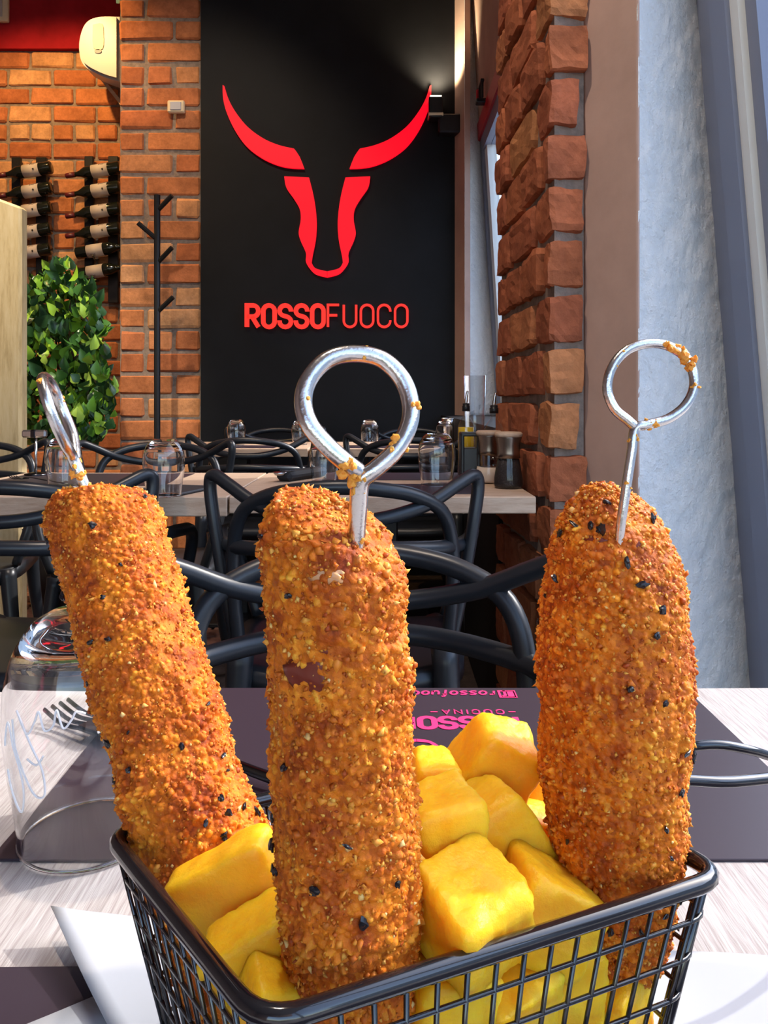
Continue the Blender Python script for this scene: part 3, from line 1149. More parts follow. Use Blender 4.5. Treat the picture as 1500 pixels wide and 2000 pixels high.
BV, BF = [], []
made = 0
for k in range(1500):
    u, v = leaf_matrix()
    front = k < 300
    d = PLD + (lr.uniform(-.20, -.04) if front else lr.uniform(-.06, .20))
    p = Q(u, v, d) - pl.location
    rot = Matrix.Rotation(lr.gauss(0, .8), 4, 'Z') @ Matrix.Rotation(lr.uniform(1.7, 3.0) if lr.random() < .8 else lr.uniform(.6, 1.7), 4, 'X') @ Matrix.Rotation(lr.gauss(0, .6), 4, 'Y')
    sc = lr.uniform(.6, 1.05)
    me, V, Fc = leafs[k % 5]
    if front:
        o = link('leaf', me, None, pl)
        o.matrix_basis = Matrix.Translation(p) @ rot @ Matrix.Scale(sc, 4)
    else:
        T = Matrix.Translation(p) @ rot @ Matrix.Scale(sc, 4)
        b = len(BV)
        BV += [tuple(T @ Vector(q)) for q in V]
        BF += [tuple(i + b for i in q) for q in Fc]
tag(mesh('inner_foliage', (BV, BF), M_leaf, pl, True), kind='stuff')
for k in range(7):
    a = 2 * PI * k / 7
    tip = Q(lr.uniform(50, 190), lr.uniform(540, 700), PLD + .05) - pl.location
    mesh('branch', tube(catmull([(.03 * math.cos(a), .03 * math.sin(a), .26), (.05 * math.cos(a), .05 * math.sin(a), .6), (tip.x * .7, .04, tip.z * .8), tip], 4), [.010] * 5 + [.007] * 4 + [.004] * 4, 6), M_bark, pl)


# ------------------------------------------------------------------ chairs (back towards +y, front towards -y)
def make_chair():
    t = empty('stacking_armchair')
    S = .0125
    sv, sf = [], []
    # seat: rounded dished slab
    nu, nv_ = 14, 12
    for lay_ in (0, 1):
        for j in range(nv_ + 1):
            for i in range(nu + 1):
                a, b = -1 + 2 * i / nu, -1 + 2 * j / nv_
                k = (abs(a) ** 4 + abs(b) ** 4) ** .25
                m_ = max(abs(a), abs(b), 1e-6)
                a2, b2 = a * m_ / max(k, 1e-6), b * m_ / max(k, 1e-6)
                z_ = .455 - .012 * (1 - a2 * a2) - (.018 * max(0, -b2) ** 3) - lay_ * (.028 + .012 * (m_ > .99))
                sv.append((a2 * .235, b2 * .225 - .01, z_))
    W = nu + 1
    off = W * (nv_ + 1)
    for j in range(nv_):
        for i in range(nu):
            q = (j * W + i, j * W + i + 1, (j + 1) * W + i + 1, (j + 1) * W + i)
            sf += [q, tuple(off + x for x in reversed(q))]
    for i in range(nu):
        sf += [(i + 1, i, off + i, off + i + 1), (nv_ * W + i, nv_ * W + i + 1, off + nv_ * W + i + 1, off + nv_ * W + i)]
    for j in range(nv_):
        sf += [(j * W, (j + 1) * W, off + (j + 1) * W, off + j * W), ((j + 1) * W + nu, j * W + nu, off + j * W + nu, off + (j + 1) * W + nu)]
    fix_normals(mesh('seat', (sv, sf), M_blackplastic, t, True))
    for sx in (-1, 1):
        mesh('leg', tube(catmull([(sx * .195, -.19, .44), (sx * .215, -.215, .25), (sx * .235, -.245, .0)], 5), [.026, .024, .023, .022, .021, .020, .019, .018, .017, .016, .015], 8), M_blackplastic, t, True)
        mesh('leg', tube(catmull([(sx * .185, .20, .50), (sx * .20, .225, .25), (sx * .235, .275, .0)], 5), [.026, .025, .024, .022, .021, .020, .019, .018, .017, .016, .015], 8), M_blackplastic, t, True)
    half = [(-.195, .165, .47), (-.222, .165, .60), (-.243, .160, .72), (-.252, .152, .785), (-.242, .160, .803), (-.208, .186, .787), (-.150, .222, .756), (-.075, .250, .736), (0, .258, .730)]
    full = half + [(-x, y, z_) for x, y, z_ in reversed(half[:-1])]
    mesh('eared_back_rail', tube(catmull(full, 5), S, 9), M_blackplastic, t, True)
    half = [(-.190, .175, .47), (-.200, .185, .58), (-.199, .192, .68), (-.180, .210, .742), (-.130, .237, .774), (-.065, .260, .788), (0, .266, .792)]
    full = half + [(-x, y, z_) for x, y, z_ in reversed(half[:-1])]
    mesh('arched_back_rail', tube(catmull(full, 5), S * 1.05, 9), M_blackplastic, t, True)
    half = [(-.215, -.17, .45), (-.250, -.175, .56), (-.268, -.13, .645), (-.262, -.02, .668), (-.238, .10, .672), (-.195, .195, .676), (-.10, .258, .684), (0, .272, .688)]
    full = half + [(-x, y, z_) for x, y, z_ in reversed(half[:-1])]
    mesh('armrest_rail', tube(catmull(full, 5), [S * 1.1] * ((len(full) - 1) * 5 + 1), 9), M_blackplastic, t, True)
    return t


chair0 = make_chair()
CH = [
    # x, y(of back rail), rot, label, scale
    (-0.030, 0.91, 0.0, 'black open-back armchair facing the near table across the food basket', .955),
    (-0.075, 1.36, PI, 'black open-back armchair drawn up to the middle table behind the centre skewer', 1.0),
    (-0.685, 1.36, PI + .05, 'black open-back armchair behind the left skewer, at the left end of the middle tables', 1.0),
    (-0.760, 2.62, 0.05, 'black open-back armchair beyond the upturned glass on the slate coaster', 1.0),
    (-0.530, 2.98, PI, 'black open-back armchair at the back table nearest the brick column', 1.0),
    (0.100, 2.98, PI, 'black open-back armchair at the back table seen through the steel ring', 1.0),
    (-0.560, 4.05, 0.0, 'black open-back armchair against the black panel, nearest the brick column', 1.0),
    (0.150, 4.05, 0.0, 'black open-back armchair against the black panel, nearest the window', 1.0),
    (-1.42, 2.66, .25, 'black open-back armchair beside the leafy plant at the left', 1.0),
]
for i, (x, y, r, lab, sc) in enumerate(CH):
    o = chair0 if i == 0 else copy_tree(chair0)
    tag(o, lab, 'chair', 'black open-back armchairs')
    o.scale = (sc, sc, sc)
    dy = .235 * sc
    o.rotation_euler = (0, 0, r)
    o.location = (x + dy * math.sin(r), y - dy * math.cos(r), 0)


# ------------------------------------------------------------------ tables
def table(name_label, x0, x1, y0, y1, thick, m, ztop=TZ, group='restaurant tables', rz=0.0):
    cx_, cy_ = (x0 + x1) / 2, (y0 + y1) / 2
    t = empty('dining_table', (cx_, cy_, 0), rz, label=name_label, cat='table', group=group)
    fix_normals(mesh('tabletop', cbox(x1 - x0, y1 - y0, thick, .002, origin=(0, 0, ztop - thick / 2)), m, t))
    fix_normals(mesh('column', cbox(.07, .07, ztop - thick - .03, .004, origin=(0, 0, (ztop - thick) / 2)), M_blackmetal, t))
    fix_normals(mesh('base_plate', cbox(.40, .40, .018, .004, origin=(0, 0, .009)), M_blackmetal, t))
    return t


T2F, T2B = 1.54, 2.06
table('pale grained wooden table in front, carrying the food basket', -0.66, 0.60, -0.28, 0.508, .04, M_oak, rz=.014, group='restaurant tables')
table('light wooden table with salt and pepper mills by the brick pier', -0.311, 0.305, T2F, T2B, .034, M_oak2)
table('light wooden table beside the timber partition at the left', -0.96, -0.315, T2F, T2B, .040, M_oak2)
table('light wooden table far back under the glowing sign', -0.30, 0.30, 3.12, 3.66, .034, M_oak2)
table('light wooden table far back next to the brick column', -0.95, -0.31, 3.12, 3.66, .034, M_oak2)


# ------------------------------------------------------------------ drinking glasses (upside down, mouth on the table)
GP_OUT = [(.0290, .0), (.0300, .012), (.0335, .035), (.0352, .052), (.0345, .068), (.0310, .082), (.0240, .093), (.0170, .0975)]


def make_glass():
    t = empty('water_glass')
    outp = [(p.x, p.y) for p in catmull([(r, z_, 0) for r, z_ in GP_OUT], 4)]
    inp = [(r - .0013, z_) for r, z_ in outp if z_ < .084]
    inp[-1] = (inp[-1][0] - .004, .086)
    prof = [(0.0001, .0870)] + [(.015, .0868)] + list(reversed(inp)) + outp + [(.0001, .0965)]
    fix_normals(mesh('bowl', lathe(prof, 64), M_clear, t, True))
    ring = [(.0287 * math.cos(2 * PI * k / 48), .0287 * math.sin(2 * PI * k / 48), .001) for k in range(48)]
    mesh('rim', tube(ring, .0009, 6, True), M_glass, t, True)
    return t


glass0 = make_glass()


def place_glass(u, v, label, d=None, s=1.0, zt=TZ, first=False, rz=0.0):
    d_ = d if d else (CZ - zt) * F / (v - V0)
    o = glass0 if first else copy_tree(glass0)
    tag(o, label, 'glass', 'upturned water glasses')
    p = Q(u, v, d_)
    o.location = (p.x, p.y, zt)
    o.scale = (s, s, s)
    o.rotation_euler = (0, 0, rz)
    return o


ng = place_glass(176, 1628, 'large upturned glass with white script on the near table', s=1.0, zt=TZ + .0012, first=True)
place_glass(320, 968, 'upturned glass on the slate coaster at the middle left table', s=1.13, zt=TZ + .008)
place_glass(124, 950, 'upturned glass beside the thin metal stand on the middle left table', s=1.12)
place_glass(633, 940, 'upturned glass next to the rolled cutlery on the middle table', s=1.0)
place_glass(853, 948, 'upturned glass standing nearest the salt mill', s=1.22)
place_glass(462, 866, 'upturned glass on the back table nearest the brick column', d=3.38, s=1.15)
place_glass(586, 866, 'upturned glass half hidden behind the left of the steel ring', d=3.42, s=1.1)
place_glass(722, 868, 'upturned glass on the back table seen inside the steel ring', d=3.36, s=1.15)
place_glass(868, 868, 'upturned glass on the back table beside the steel cup', d=3.34, s=1.1)

# white script printed on the near glass
scr = [[(-.95, .040), (-.90, .030), (-.78, .024), (-.70, .036), (-.80, .052), (-.90, .060), (-.95, .050)], [(-.82, .062), (-.74, .048), (-.58, .034), (-.46, .034), (-.48, .046), (-.66, .060), (-.76, .066)],
       [(-.76, .066), (-.62, .058), (-.54, .063), (-.50, .067), (-.44, .060), (-.36, .062), (-.33, .068), (-.27, .061), (-.20, .064), (-.16, .067), (-.08, .066)], [(-.62, .048), (-.52, .046), (-.45, .050)]]
zz_ = [p[1] for p in GP_OUT]
rr_ = [p[0] for p in GP_OUT]


def gsurf(a, z_):
    r = float(np.interp(z_, zz_, rr_)) + .0004
    th = -PI / 2 + .42 + a * 1.25
    return (r * math.cos(th), r * math.sin(th), z_)


wi = mesh('script_print', join(*[tube([gsurf(p.x, p.y) for p in catmull([(a, b, 0) for a, b in s_], 8)], .00045, 5) for s_ in scr]), M_whiteprint, ng)

# slate coaster, cutlery and mats on the middle tables
cst = fix_normals(mesh('slate_coaster', cbox(.13, .15, .006, .002), M_slate))
cst.location = (Q(318, 965, 1.56).x - .002, 1.63, TZ + .0035)
cst.rotation_euler = (0, 0, -.3)
tag(cst, 'square slate coaster under a glass on the middle left table', 'coaster')


def flat_mat(label, x0, x1, y0, y1, zt=TZ, rz=0.0, cat='placemat', m=M_mat, h=.0012, group='dark paper placemats'):
    o = fix_normals(mesh('placemat', cbox(x1 - x0, y1 - y0, h, .0003), m))
    o.location = ((x0 + x1) / 2, (y0 + y1) / 2, zt + h / 2 + .0001)
    o.rotation_euler = (0, 0, rz)
    tag(o, label, cat, group)
    return o


flat_mat('dark red placemat at the far side of the middle table', -.15, .21, 1.86, 2.05)
flat_mat('dark red placemat at the near side of the middle table', -.16, .20, 1.58, 1.77)
flat_mat('dark placemat on the middle left table', -.93, -.50, 1.74, 2.03)
flat_mat('dark placemat on the back table under the sign', -.17, .20, 3.15, 3.34)
flat_mat('dark placemat on the back table nearest the column', -.80, -.45, 3.15, 3.34)


def fork(label, loc, rz, m=M_darksteel, s=1.0):
    t = empty('fork', loc, rz, label=label, cat='fork')
    t.scale = (s, s, s)
    mesh('handle', tube(catmull([(0, -.10, .004), (0, -.05, .006), (0, .02, .010), (0, .05, .008)], 4), [.004, .004, .0042, .0042, .004, .004, .0038, .0034, .003, .0028, .0028, .0035, .005], 8, flat=.45), m, t, True)
    fix_normals(mesh('fork_head', cbox(.021, .018, .003, .001, origin=(0, .058, .006)), m, t))
    for k in range(4):
        x = -.009 + k * .006
        mesh('tine', tube(catmull([(x, .064, .006), (x, .082, .0045), (x, .100, .009)], 4), .0013, 6), m, t, True)
    return t


roll = empty('rolled_cutlery', (Q(590, 0, 1.88).x, 1.90, TZ + .0015), -.5, label='black napkin rolled around cutlery beside a middle table glass', cat='cutlery')
fix_normals(mesh('napkin', cbox(.045, .17, .022, .008, origin=(0, 0, .011)), M_napkin, roll))
mesh('spoon_bowl', lathe([(.0001, .0), (.012, .003), (.017, .010), (.015, .010), (.0001, .004)], 16), M_steel, roll, True).location = (-.004, -.09, .012)
for k in range(4):
    mesh('tine', tube([(.006 + k * .005, -.06, .024), (.006 + k * .005, -.105, .028)], .0011, 5), M_darksteel, roll)
fork('dark fork lying on the near placemat behind the glass', (Q(340, 1520, .40).x, .405, TZ + .0016), 1.05, M_darksteel)
fork('dark fork on the middle left table beside the metal stand', (Q(95, 930, 1.86).x, 1.80, TZ + .0016), 1.0, M_blackmetal)

# thin metal stand on the middle left table
st = empty('table_number_stand', (Q(70, 0, 1.98).x, 1.98, TZ), label='thin chrome clip stand on the middle left table', cat='stand')
mesh('base', lathe([(.028, 0), (.028, .005), (.006, .010), (.0001, .010)], 20), M_darksteel, st, True)
mesh('pole', tube([(0, 0, .006), (0, 0, .10)], .0035, 8), M_steel, st, True)
fix_normals(mesh('clip', cbox(.062, .018, .020, .004, origin=(-.003, 0, .108)), M_steel, st))
fix_normals(mesh('clip_screw', cbox(.014, .022, .022, .003, origin=(-.004, 0, .108)), M_darksteel, st))


# ------------------------------------------------------------------ mills, cruets
def mill(u, v, label, fill, s=1.0):
    d = (CZ - TZ) * F / (v - V0)
    p = Q(u, v, d)
    t = empty('spice_mill', (p.x, d, TZ), label=label, cat='mill', group='salt and pepper mills')
    t.scale = (s, s, s)
    body = [(.0300, .002), (.0310, .008), (.0305, .022), (.0265, .045), (.0235, .062), (.0235, .066)]
    mesh('glass_body', lathe([(r, z_) for r, z_ in body], 28), M_millglass, t, True)
    lv = .036 if fill is M_salt else .060
    mesh('filling', lathe([(.0001, .003)] + [(r - .0016, max(z_, .003)) for r, z_ in body if z_ <= lv] + [(.0265 if fill is M_salt else .0222, lv), (.0001, lv - .003)], 28), fill, t, True)
    mesh('grinder_collar', lathe([(.0245, .062), (.0235, .072), (.0240, .090), (.0275, .104), (.0275, .106), (.0001, .106)], 28), M_millsteel, t, True)
    mesh('cap', lathe([(.0275, .106), (.0290, .108), (.0290, .113), (.0250, .116), (.0001, .117)], 28), M_oak2, t, True)
    return t


mill(955, 943, 'salt mill with pale grains and metal collar on the middle table', M_salt, 1.06)
mill(993, 953, 'pepper mill filled with dark peppercorns beside the brick pier', M_pepper, 1.07)


def cruet(loc, label, liquid, level, h=.20, r=.026, s=1.0):
    t = empty('cruet_bottle', loc, label=label, cat='bottle', group='cruet bottles')
    t.scale = (s, s, s)
    mesh('glass_body', lathe([(r, 0), (r, h * .62), (r * .75, h * .70), (r * .36, h * .76), (r * .36, h * .86)], 24), M_glass, t, True)
    mesh('liquid', lathe([(.0001, .004), (r - .002, .004), (r - .002, level), (.0001, level)], 24), liquid, t, True)
    mesh('stopper', lathe([(r * .46, h * .83), (r * .46, h * .90), (r * .36, h * .905), (r * .44, h * .925), (r * .30, h * .935), (.0001, h * .935)], 18), M_blackmetal, t, True)
    mesh('pourer', tube(catmull([(0, 0, h * .93), (.001, 0, h * 1.0), (.004, 0, h * 1.09)], 4), [.0042] * 4 + [.0034] * 4 + [.0025], 8), M_steel, t, True)
    return t


cruet((.212, 1.985, TZ), 'olive oil bottle with a steel pourer near the window', M_oil, .125, .20, .022)
cruet((.272, 1.90, TZ), 'dark vinegar bottle with black stopper behind the pepper mill', M_vinegar, .06, .195, .024)
# clear sleeve on the oil bottle and clear tumbler behind
tb = empty('clear_tumbler', (.240, 2.033, TZ), label='tall clear tumbler in front of the white window reveal', cat='glass')
mesh('bowl', lathe([(.0001, .004), (.022, .004), (.030, .26), (.0285, .26), (.0208, .006), (.0001, .006)], 28), M_glass, tb, True)
mesh('base', lathe([(.022, 0), (.023, .004), (.0001, .004)], 28), M_glass, tb, True)


def cup(loc, label, s=1.0):
    t = empty('steel_cup', loc, label=label, cat='cup', group='small steel cups')
    t.scale = (s, s, s)
    mesh('bowl', lathe([(.0001, .001), (.016, .001), (.0175, .02), (.020, .045), (.0245, .068), (.0235, .068), (.019, .045), (.0165, .02), (.0001, .006)], 28), M_steel, t, True)
    mesh('rim', tube([(.024 * math.cos(2 * PI * k / 28), .024 * math.sin(2 * PI * k / 28), .068) for k in range(28)], .0011, 6, True), M_steel, t, True)
    return t


cup((Q(881, 0, 3.40).x, 3.45, TZ), 'small flared steel cup at the end of the back table', 1.7)
cup((.272, 1.98, TZ), 'small steel cup behind the salt mill', 1.45)
hol = empty('cruet_holder', (Q(917, 0, 1.84).x, 1.84, TZ), .0, label='black plastic holder with a handle slot on the middle table', cat='holder')
g = join(cbox(.009, .05, .115, .003, origin=(-.019, 0, .0575)), cbox(.009, .05, .115, .003, origin=(.019, 0, .0575)), cbox(.047, .05, .010, .003, origin=(0, 0, .113)))
fix_normals(mesh('side_frame', g, M_blackplastic, hol))
fix_normals(mesh('tray', cbox(.037, .05, .080, .003, origin=(0, .004, .041)), M_blackplastic, hol))

# ------------------------------------------------------------------ near placemats
PMH = .0012
pm = empty('placemat', (.018, .412, TZ), .0, label='dark placemat with pink bull logo and upside-down lettering across the table', cat='placemat', group='near table placemats')
fix_normals(mesh('sheet', cbox(.362, .190, PMH, .0003, origin=(0, 0, PMH / 2 + .0001)), M_mat, pm))


def mfr(a, b, c):                                   # print seen from the opposite seat: turned by half a turn
    return (-a, -b, PMH + .0003 + c)


def mprint(name, geo):
    o = fix_normals(mesh(name, geo, M_pink, pm))
    return o


w_, x_ = word_geom('ROSSO', .0155, .0038, .0036, lambda a, b, c: mfr(a, b, c), 0, 0, .0002, .55)
w2_, x2_ = word_geom('FUOCO', .0155, .0016, .0036, lambda a, b, c: mfr(a, b, c), x_, 0, .0002, .55)
tot = x2_
yb = -.047
mprint('printed_word', join(*[([(v[0] + tot / 2 - .0, v[1] - yb, v[2]) for v in g_[0]], g_[1]) for _, g_ in w_ + w2_]))
w_, x_ = word_geom('-CUCINA-', .0062, .0010, .0030, lambda a, b, c: mfr(a, b, c), 0, 0, .0002, .7)
mprint('printed_word', join(*[([(v[0] + .062, v[1] + .058, v[2]) for v in g_[0]], g_[1]) for _, g_ in w_]))
w_, x_ = word_geom('rossofuoco', .0092, .0015, .0022, lambda a, b, c: mfr(a, b, c), 0, 0, .0002, .55, .12)
mprint('printed_word', join(*[([(v[0] + .0535, v[1] + .0885, v[2]) for v in g_[0]], g_[1]) for _, g_ in w_]))
ic = join(ribbon([(0, 0), (.010, 0), (.010, .0105), (0, .0105)], .0016, 0, .0002, mfr, True), ribbon([(.0065, -.001), (.0065, .0075), (.0085, .0085)], .0018, 0, .0002, mfr), prism([(0, 0), (.0048, 0), (.0048, .0105), (0, .0105)], 0, .0002, mfr))
mprint('printed_icon', ([(v[0] + .0665, v[1] + .0885, v[2]) for v in ic[0]], ic[1]))
S_E = .00028


def efr(a, b, c):
    return mfr((a - 640) * S_E, -(b - 545) * S_E + .002 - .020, c)


for poly in (HORN, [(1278 - a, b) for a, b in HORN], FACE, FACE_R):
    mprint('printed_bull_logo', prism(poly, 0, .0002, efr))

pm2 = flat_mat('dark placemat in front, under the food basket', -.21, .24, .03, .259, TZ, .016, group='near table placemats')

# ------------------------------------------------------------------ paper napkins under the basket
def paper(name, corners, label, curl=None, nx=20, z0=.002, seed=0):
    a, b, c, d = [Vector((p[0], p[1], 0)) for p in corners]
    V, Fc = [], []
    for s in (0, 1):
        for j in range(nx + 1):
            for i in range(nx + 1):
                p = a.lerp(b, i / nx).lerp(d.lerp(c, i / nx), j / nx)
                z_ = z0 + .0012 * (noise.noise(p * 30 + Vector((seed, 0, 0))) + .9) + (curl(p) if curl else 0)
                V.append((p.x, p.y, TZ + z_ - .0003 * s))
    W = nx + 1
    off = W * W
    for j in range(nx):
        for i in range(nx):
            q = (j * W + i, j * W + i + 1, (j + 1) * W + i + 1, (j + 1) * W + i)
            Fc += [q, tuple(off + k for k in reversed(q))]
    for i in range(nx):
        Fc += [(i + 1, i, off + i, off + i + 1), (nx * W + i, nx * W + i + 1, off + nx * W + i + 1, off + nx * W + i)]
        Fc += [(i * W, (i + 1) * W, off + (i + 1) * W, off + i * W), ((i + 1) * W + nx, i * W + nx, off + i * W + nx, off + (i + 1) * W + nx)]
    o = mesh(name, (V, Fc), M_paper, None, True)
    return tag(o, label, 'paper', 'white papers under the basket')


paper('paper_sheet', [(-.118, .272), (.02, .10), (.142, .252), (.02, .274)], 'white folded paper with a curled left corner under the basket',
      lambda p: .007 * max(0, (-.045 - p.x) / .07) ** 1.6 + .004 * max(0, (p.x - .09) / .05) ** 2, 24, .0030, 1)
paper('paper_sheet', [(-.088, .243), (-.135, .215), (-.06, .10), (.0, .14)], 'white paper corner at the bottom left on the dark placemat', None, 12, .0018, 7)

# ------------------------------------------------------------------ wire basket
bk = empty('fries_basket', (.005, .195, TZ), label='black wire serving basket full of potatoes and breaded skewers', cat='basket')
RA, RB, RC, RD = Q(213, 1632, .2118), Q(512, 2004, .1424), Q(1416, 1712, .1893), Q(955, 1462, .2690)
rim_c = [RA, RB, RC, RD]
ctr = sum(rim_c, Vector((0, 0, 0))) / 4
BZ = TZ + .006
base_c = [Vector((ctr.x + (p.x - ctr.x) * .78, ctr.y + (p.y - ctr.y) * .78, BZ)) for p in rim_c]


def round_quad(qs, r, n=6):
    out = []
    for i in range(4):
        p, a, b = qs[i], qs[i - 1], qs[(i + 1) % 4]
        e1 = p + (a - p).normalized() * r
        e2 = p + (b - p).normalized() * r
        for k in range(n + 1):
            t = k / n
            out.append(e1 * (1 - t) ** 2 + p * 2 * t * (1 - t) + e2 * t * t)
        nxt = qs[(i + 1) % 4]
        f2 = nxt + (p - nxt).normalized() * r
        for k in range(1, 8):
            out.append(e2.lerp(f2, k / 8))
    return out


BI = Matrix.Translation(-bk.location)


def bpart(name, geo, m=M_gloss_black, smooth=True):
    o = mesh(name, geo, m, bk, smooth)
    o.matrix_parent_inverse = BI
    return o


bpart('rim', tube(round_quad(rim_c, .009), .0022, 10, True))
rim2 = [p + (Vector((ctr.x, ctr.y, p.z)) - p) * .0 + Vector((0, 0, -.0065)) for p in rim_c]


def quad_at(t):
    return [rim_c[i].lerp(base_c[i], t) for i in range(4)]


for t in (.14, .29, .44, .59, .74, .88):
    bpart('horizontal_wire', tube(round_quad(quad_at(t), .008), .00062, 6, True))
bpart('base_wire', tube(round_quad(base_c, .010), .0012, 8, True))
nw = [11, 14, 11, 15]
for s in range(4):
    a0, a1 = rim_c[s], rim_c[(s + 1) % 4]
    b0, b1 = base_c[s], base_c[(s + 1) % 4]
    for k in range(nw[s] + 1):
        t = .07 + .86 * k / nw[s]
        bpart('vertical_wire', tube([a0.lerp(a1, t), b0.lerp(b1, t)], .00062, 6))
for i in range(4):
    inw = (ctr - rim_c[i])
    inw.z = 0
    off_ = inw.normalized() * .0045
    bpart('corner_post', tube([rim_c[i] + off_, base_c[i] + off_ * .6], .0013, 8))
for k in range(1, 9):
    t = k / 9
    bpart('floor_wire', tube([base_c[0].lerp(base_c[1], t), base_c[3].lerp(base_c[2], t)], .0007, 6))
    bpart('floor_wire', tube([base_c[0].lerp(base_c[3], t), base_c[1].lerp(base_c[2], t)], .0007, 6))
# handle on the far right side
m1, m2 = RC.lerp(RD, .32), RC.lerp(RD, .80)
hd = Vector((.74, .67, 0))
h_pts = [m1 + Vector((0, 0, -.001)), Q(1290, 1530, .232), Q(1430, 1527, .238), Q(1600, 1512, .250), Q(1760, 1515, .262), Q(1800, 1512, .275), Q(1740, 1500, .286), Q(1560, 1490, .282), Q(1460, 1464, .274), Q(1380, 1455, .272), Q(1250, 1475, .270), m2]
bpart('handle', tube(catmull(h_pts, 6), .0017, 9))

# ------------------------------------------------------------------ breaded skewers
cr = np.random.default_rng(5)


def vnoise(p, s, off):
    return noise.noise((p[0] * s + off, p[1] * s, p[2] * s))


def make_dog(name_label, bot, top, prof, seed, slant=(0, 0), stick=None, wire_r=.0013, crumbs_on=(), flecks=18, char=None, meat=None, rag=.003, slim=0.0):
    """prof: list of (t along axis 0..1, radius)"""
    bot, top = Vector(bot), Vector(top)
    ax = (top - bot)
    Ln = ax.length
    ax.normalize()
    e2 = Vector((0, -1, 0))
    e2 = (e2 - ax * e2.dot(ax)).normalized()          # towards the viewer's side
    e1 = ax.cross(e2) * -1                            # to the right
    if e1.x < 0:
        e1 = -e1
    t_ = empty('breaded_sausage_skewer', bot, label=name_label, cat='skewer', group='breaded sausage skewers')
    nu, nv_ = 400, 560
    ts = [p[0] for p in prof]
    rs_ = [max(.0002, p[1] - slim * min(1, p[1] / .012)) for p in prof]
    # sample the profile evenly along its own length so that the ends are as fine as the sides
    tt = np.linspace(0, 1, 4000)
    rr = np.interp(tt, ts, rs_)
    cum = np.concatenate([[0], np.cumsum(np.hypot(np.diff(tt) * Ln, np.diff(rr)))])
    tj = np.interp(np.linspace(0, cum[-1], nv_ + 1), cum, tt)
    V = []
    tone = []
    off = seed * 13.7
    for j in range(nv_ + 1):
        t = float(tj[j])
        r0 = float(np.interp(t, ts, rs_))
        w = max(0, (t - .55) / .45) ** 2
        w3 = max(0, (t - .88) / .12)
        for i in range(nu):
            a = 2 * PI * i / nu
            ca, sa = math.cos(a), math.sin(a)
            s = t * Ln + (slant[0] * ca + slant[1] * sa) * w * (r0 / .017)
            P3 = Vector((ca * r0, sa * r0, s + off))
            n1 = noise.noise(P3 * 60)
            n2 = noise.noise(P3 * 190)
            n4 = noise.noise(P3 * 1300)
            dd, pp = noise.voronoi(P3 * 720)
            h = math.sin(pp[0].x * 12.9898 + pp[0].y * 78.233 + pp[0].z * 37.719) * 43758.5453
            h -= math.floor(h)
            g_ = max(0.0, 1 - dd[0] * dd[0] * 1.5) * (.25 + .95 * h * h)
            dsp = noise.noise(P3 * 26) * .0017 + n1 * .0012 + (abs(n2) + n2 * .4) * .0012 + g_ * .00125 * (.6 + .8 * n1 + .3) + n4 * .00016
            r = max(r0 + dsp * min(1, r0 / .005), .00005)
            s2 = s + w3 * (.0016 * noise.noise(P3 * 130 + Vector((9, 0, 0))) + rag * max(0, noise.noise(P3 * 95 + Vector((0, 40, 0)))))
            V.append(e1 * (ca * r) + e2 * (sa * r) + ax * s2)
            tone.append(h)
    Fc = []
    for j in range(nv_):
        for i in range(nu):
            k = (i + 1) % nu
            Fc.append((j * nu + i, j * nu + k, (j + 1) * nu + k, (j + 1) * nu + i))
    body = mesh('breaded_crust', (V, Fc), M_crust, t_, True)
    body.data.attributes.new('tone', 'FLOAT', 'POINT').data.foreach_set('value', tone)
    VA = np.array([tuple(v) for v in V]).reshape(nv_ + 1, nu, 3)
    axv = np.array(ax)
    # breadcrumbs, one uncountable coat
    nC = 7000
    base = np.array([[1, 0, 0], [-1, 0, 0], [0, 1, 0], [0, -1, 0], [0, 0, 1], [0, 0, -1]], float)
    tri = np.array([[0, 2, 4], [2, 1, 4], [1, 3, 4], [3, 0, 4], [2, 0, 5], [1, 2, 5], [3, 1, 5], [0, 3, 5]])
    jj = cr.integers(int(nv_ * .02), nv_ - 3, nC)
    ii = cr.integers(0, nu, nC)
    cen = VA[jj, ii]
    sz = np.clip(cr.lognormal(math.log(.00042), .42, nC), .0002, .0012)
    shp = base[None] * (1 + cr.uniform(-.45, .45, (nC, 6, 1)))
    shp = shp * cr.uniform(.6, 1.35, (nC, 1, 3))
    # random rotations
    qn = cr.normal(size=(nC, 4))
    qn /= np.linalg.norm(qn, axis=1)[:, None]
    w, x, y, z_ = qn.T
    Rm = np.stack([1 - 2 * (y * y + z_ * z_), 2 * (x * y - z_ * w), 2 * (x * z_ + y * w), 2 * (x * y + z_ * w), 1 - 2 * (x * x + z_ * z_), 2 * (y * z_ - x * w), 2 * (x * z_ - y * w), 2 * (y * z_ + x * w), 1 - 2 * (x * x + y * y)], 1).reshape(nC, 3, 3)
    pts = np.einsum('nij,nkj->nki', Rm, shp) * sz[:, None, None] + cen[:, None, :]
    allv = pts.reshape(-1, 3)
    allf = (tri[None] + (np.arange(nC) * 6)[:, None, None]).reshape(-1, 3)
    me = bpy.data.meshes.new('breadcrumbs')
    me.from_pydata(allv.tolist(), [], allf.tolist())
    co = link('breadcrumbs', me, M_crumb, body, True)
    co['kind'] = 'stuff'

    def surf(t, a):
        j = int(np.argmin(np.abs(tj - t)))
        i = int(a / (2 * PI) * nu) % nu
        p = Vector(VA[j, i])
        n = (e1 * math.cos(a) + e2 * math.sin(a))
        return p, n

    fr = random.Random(seed)
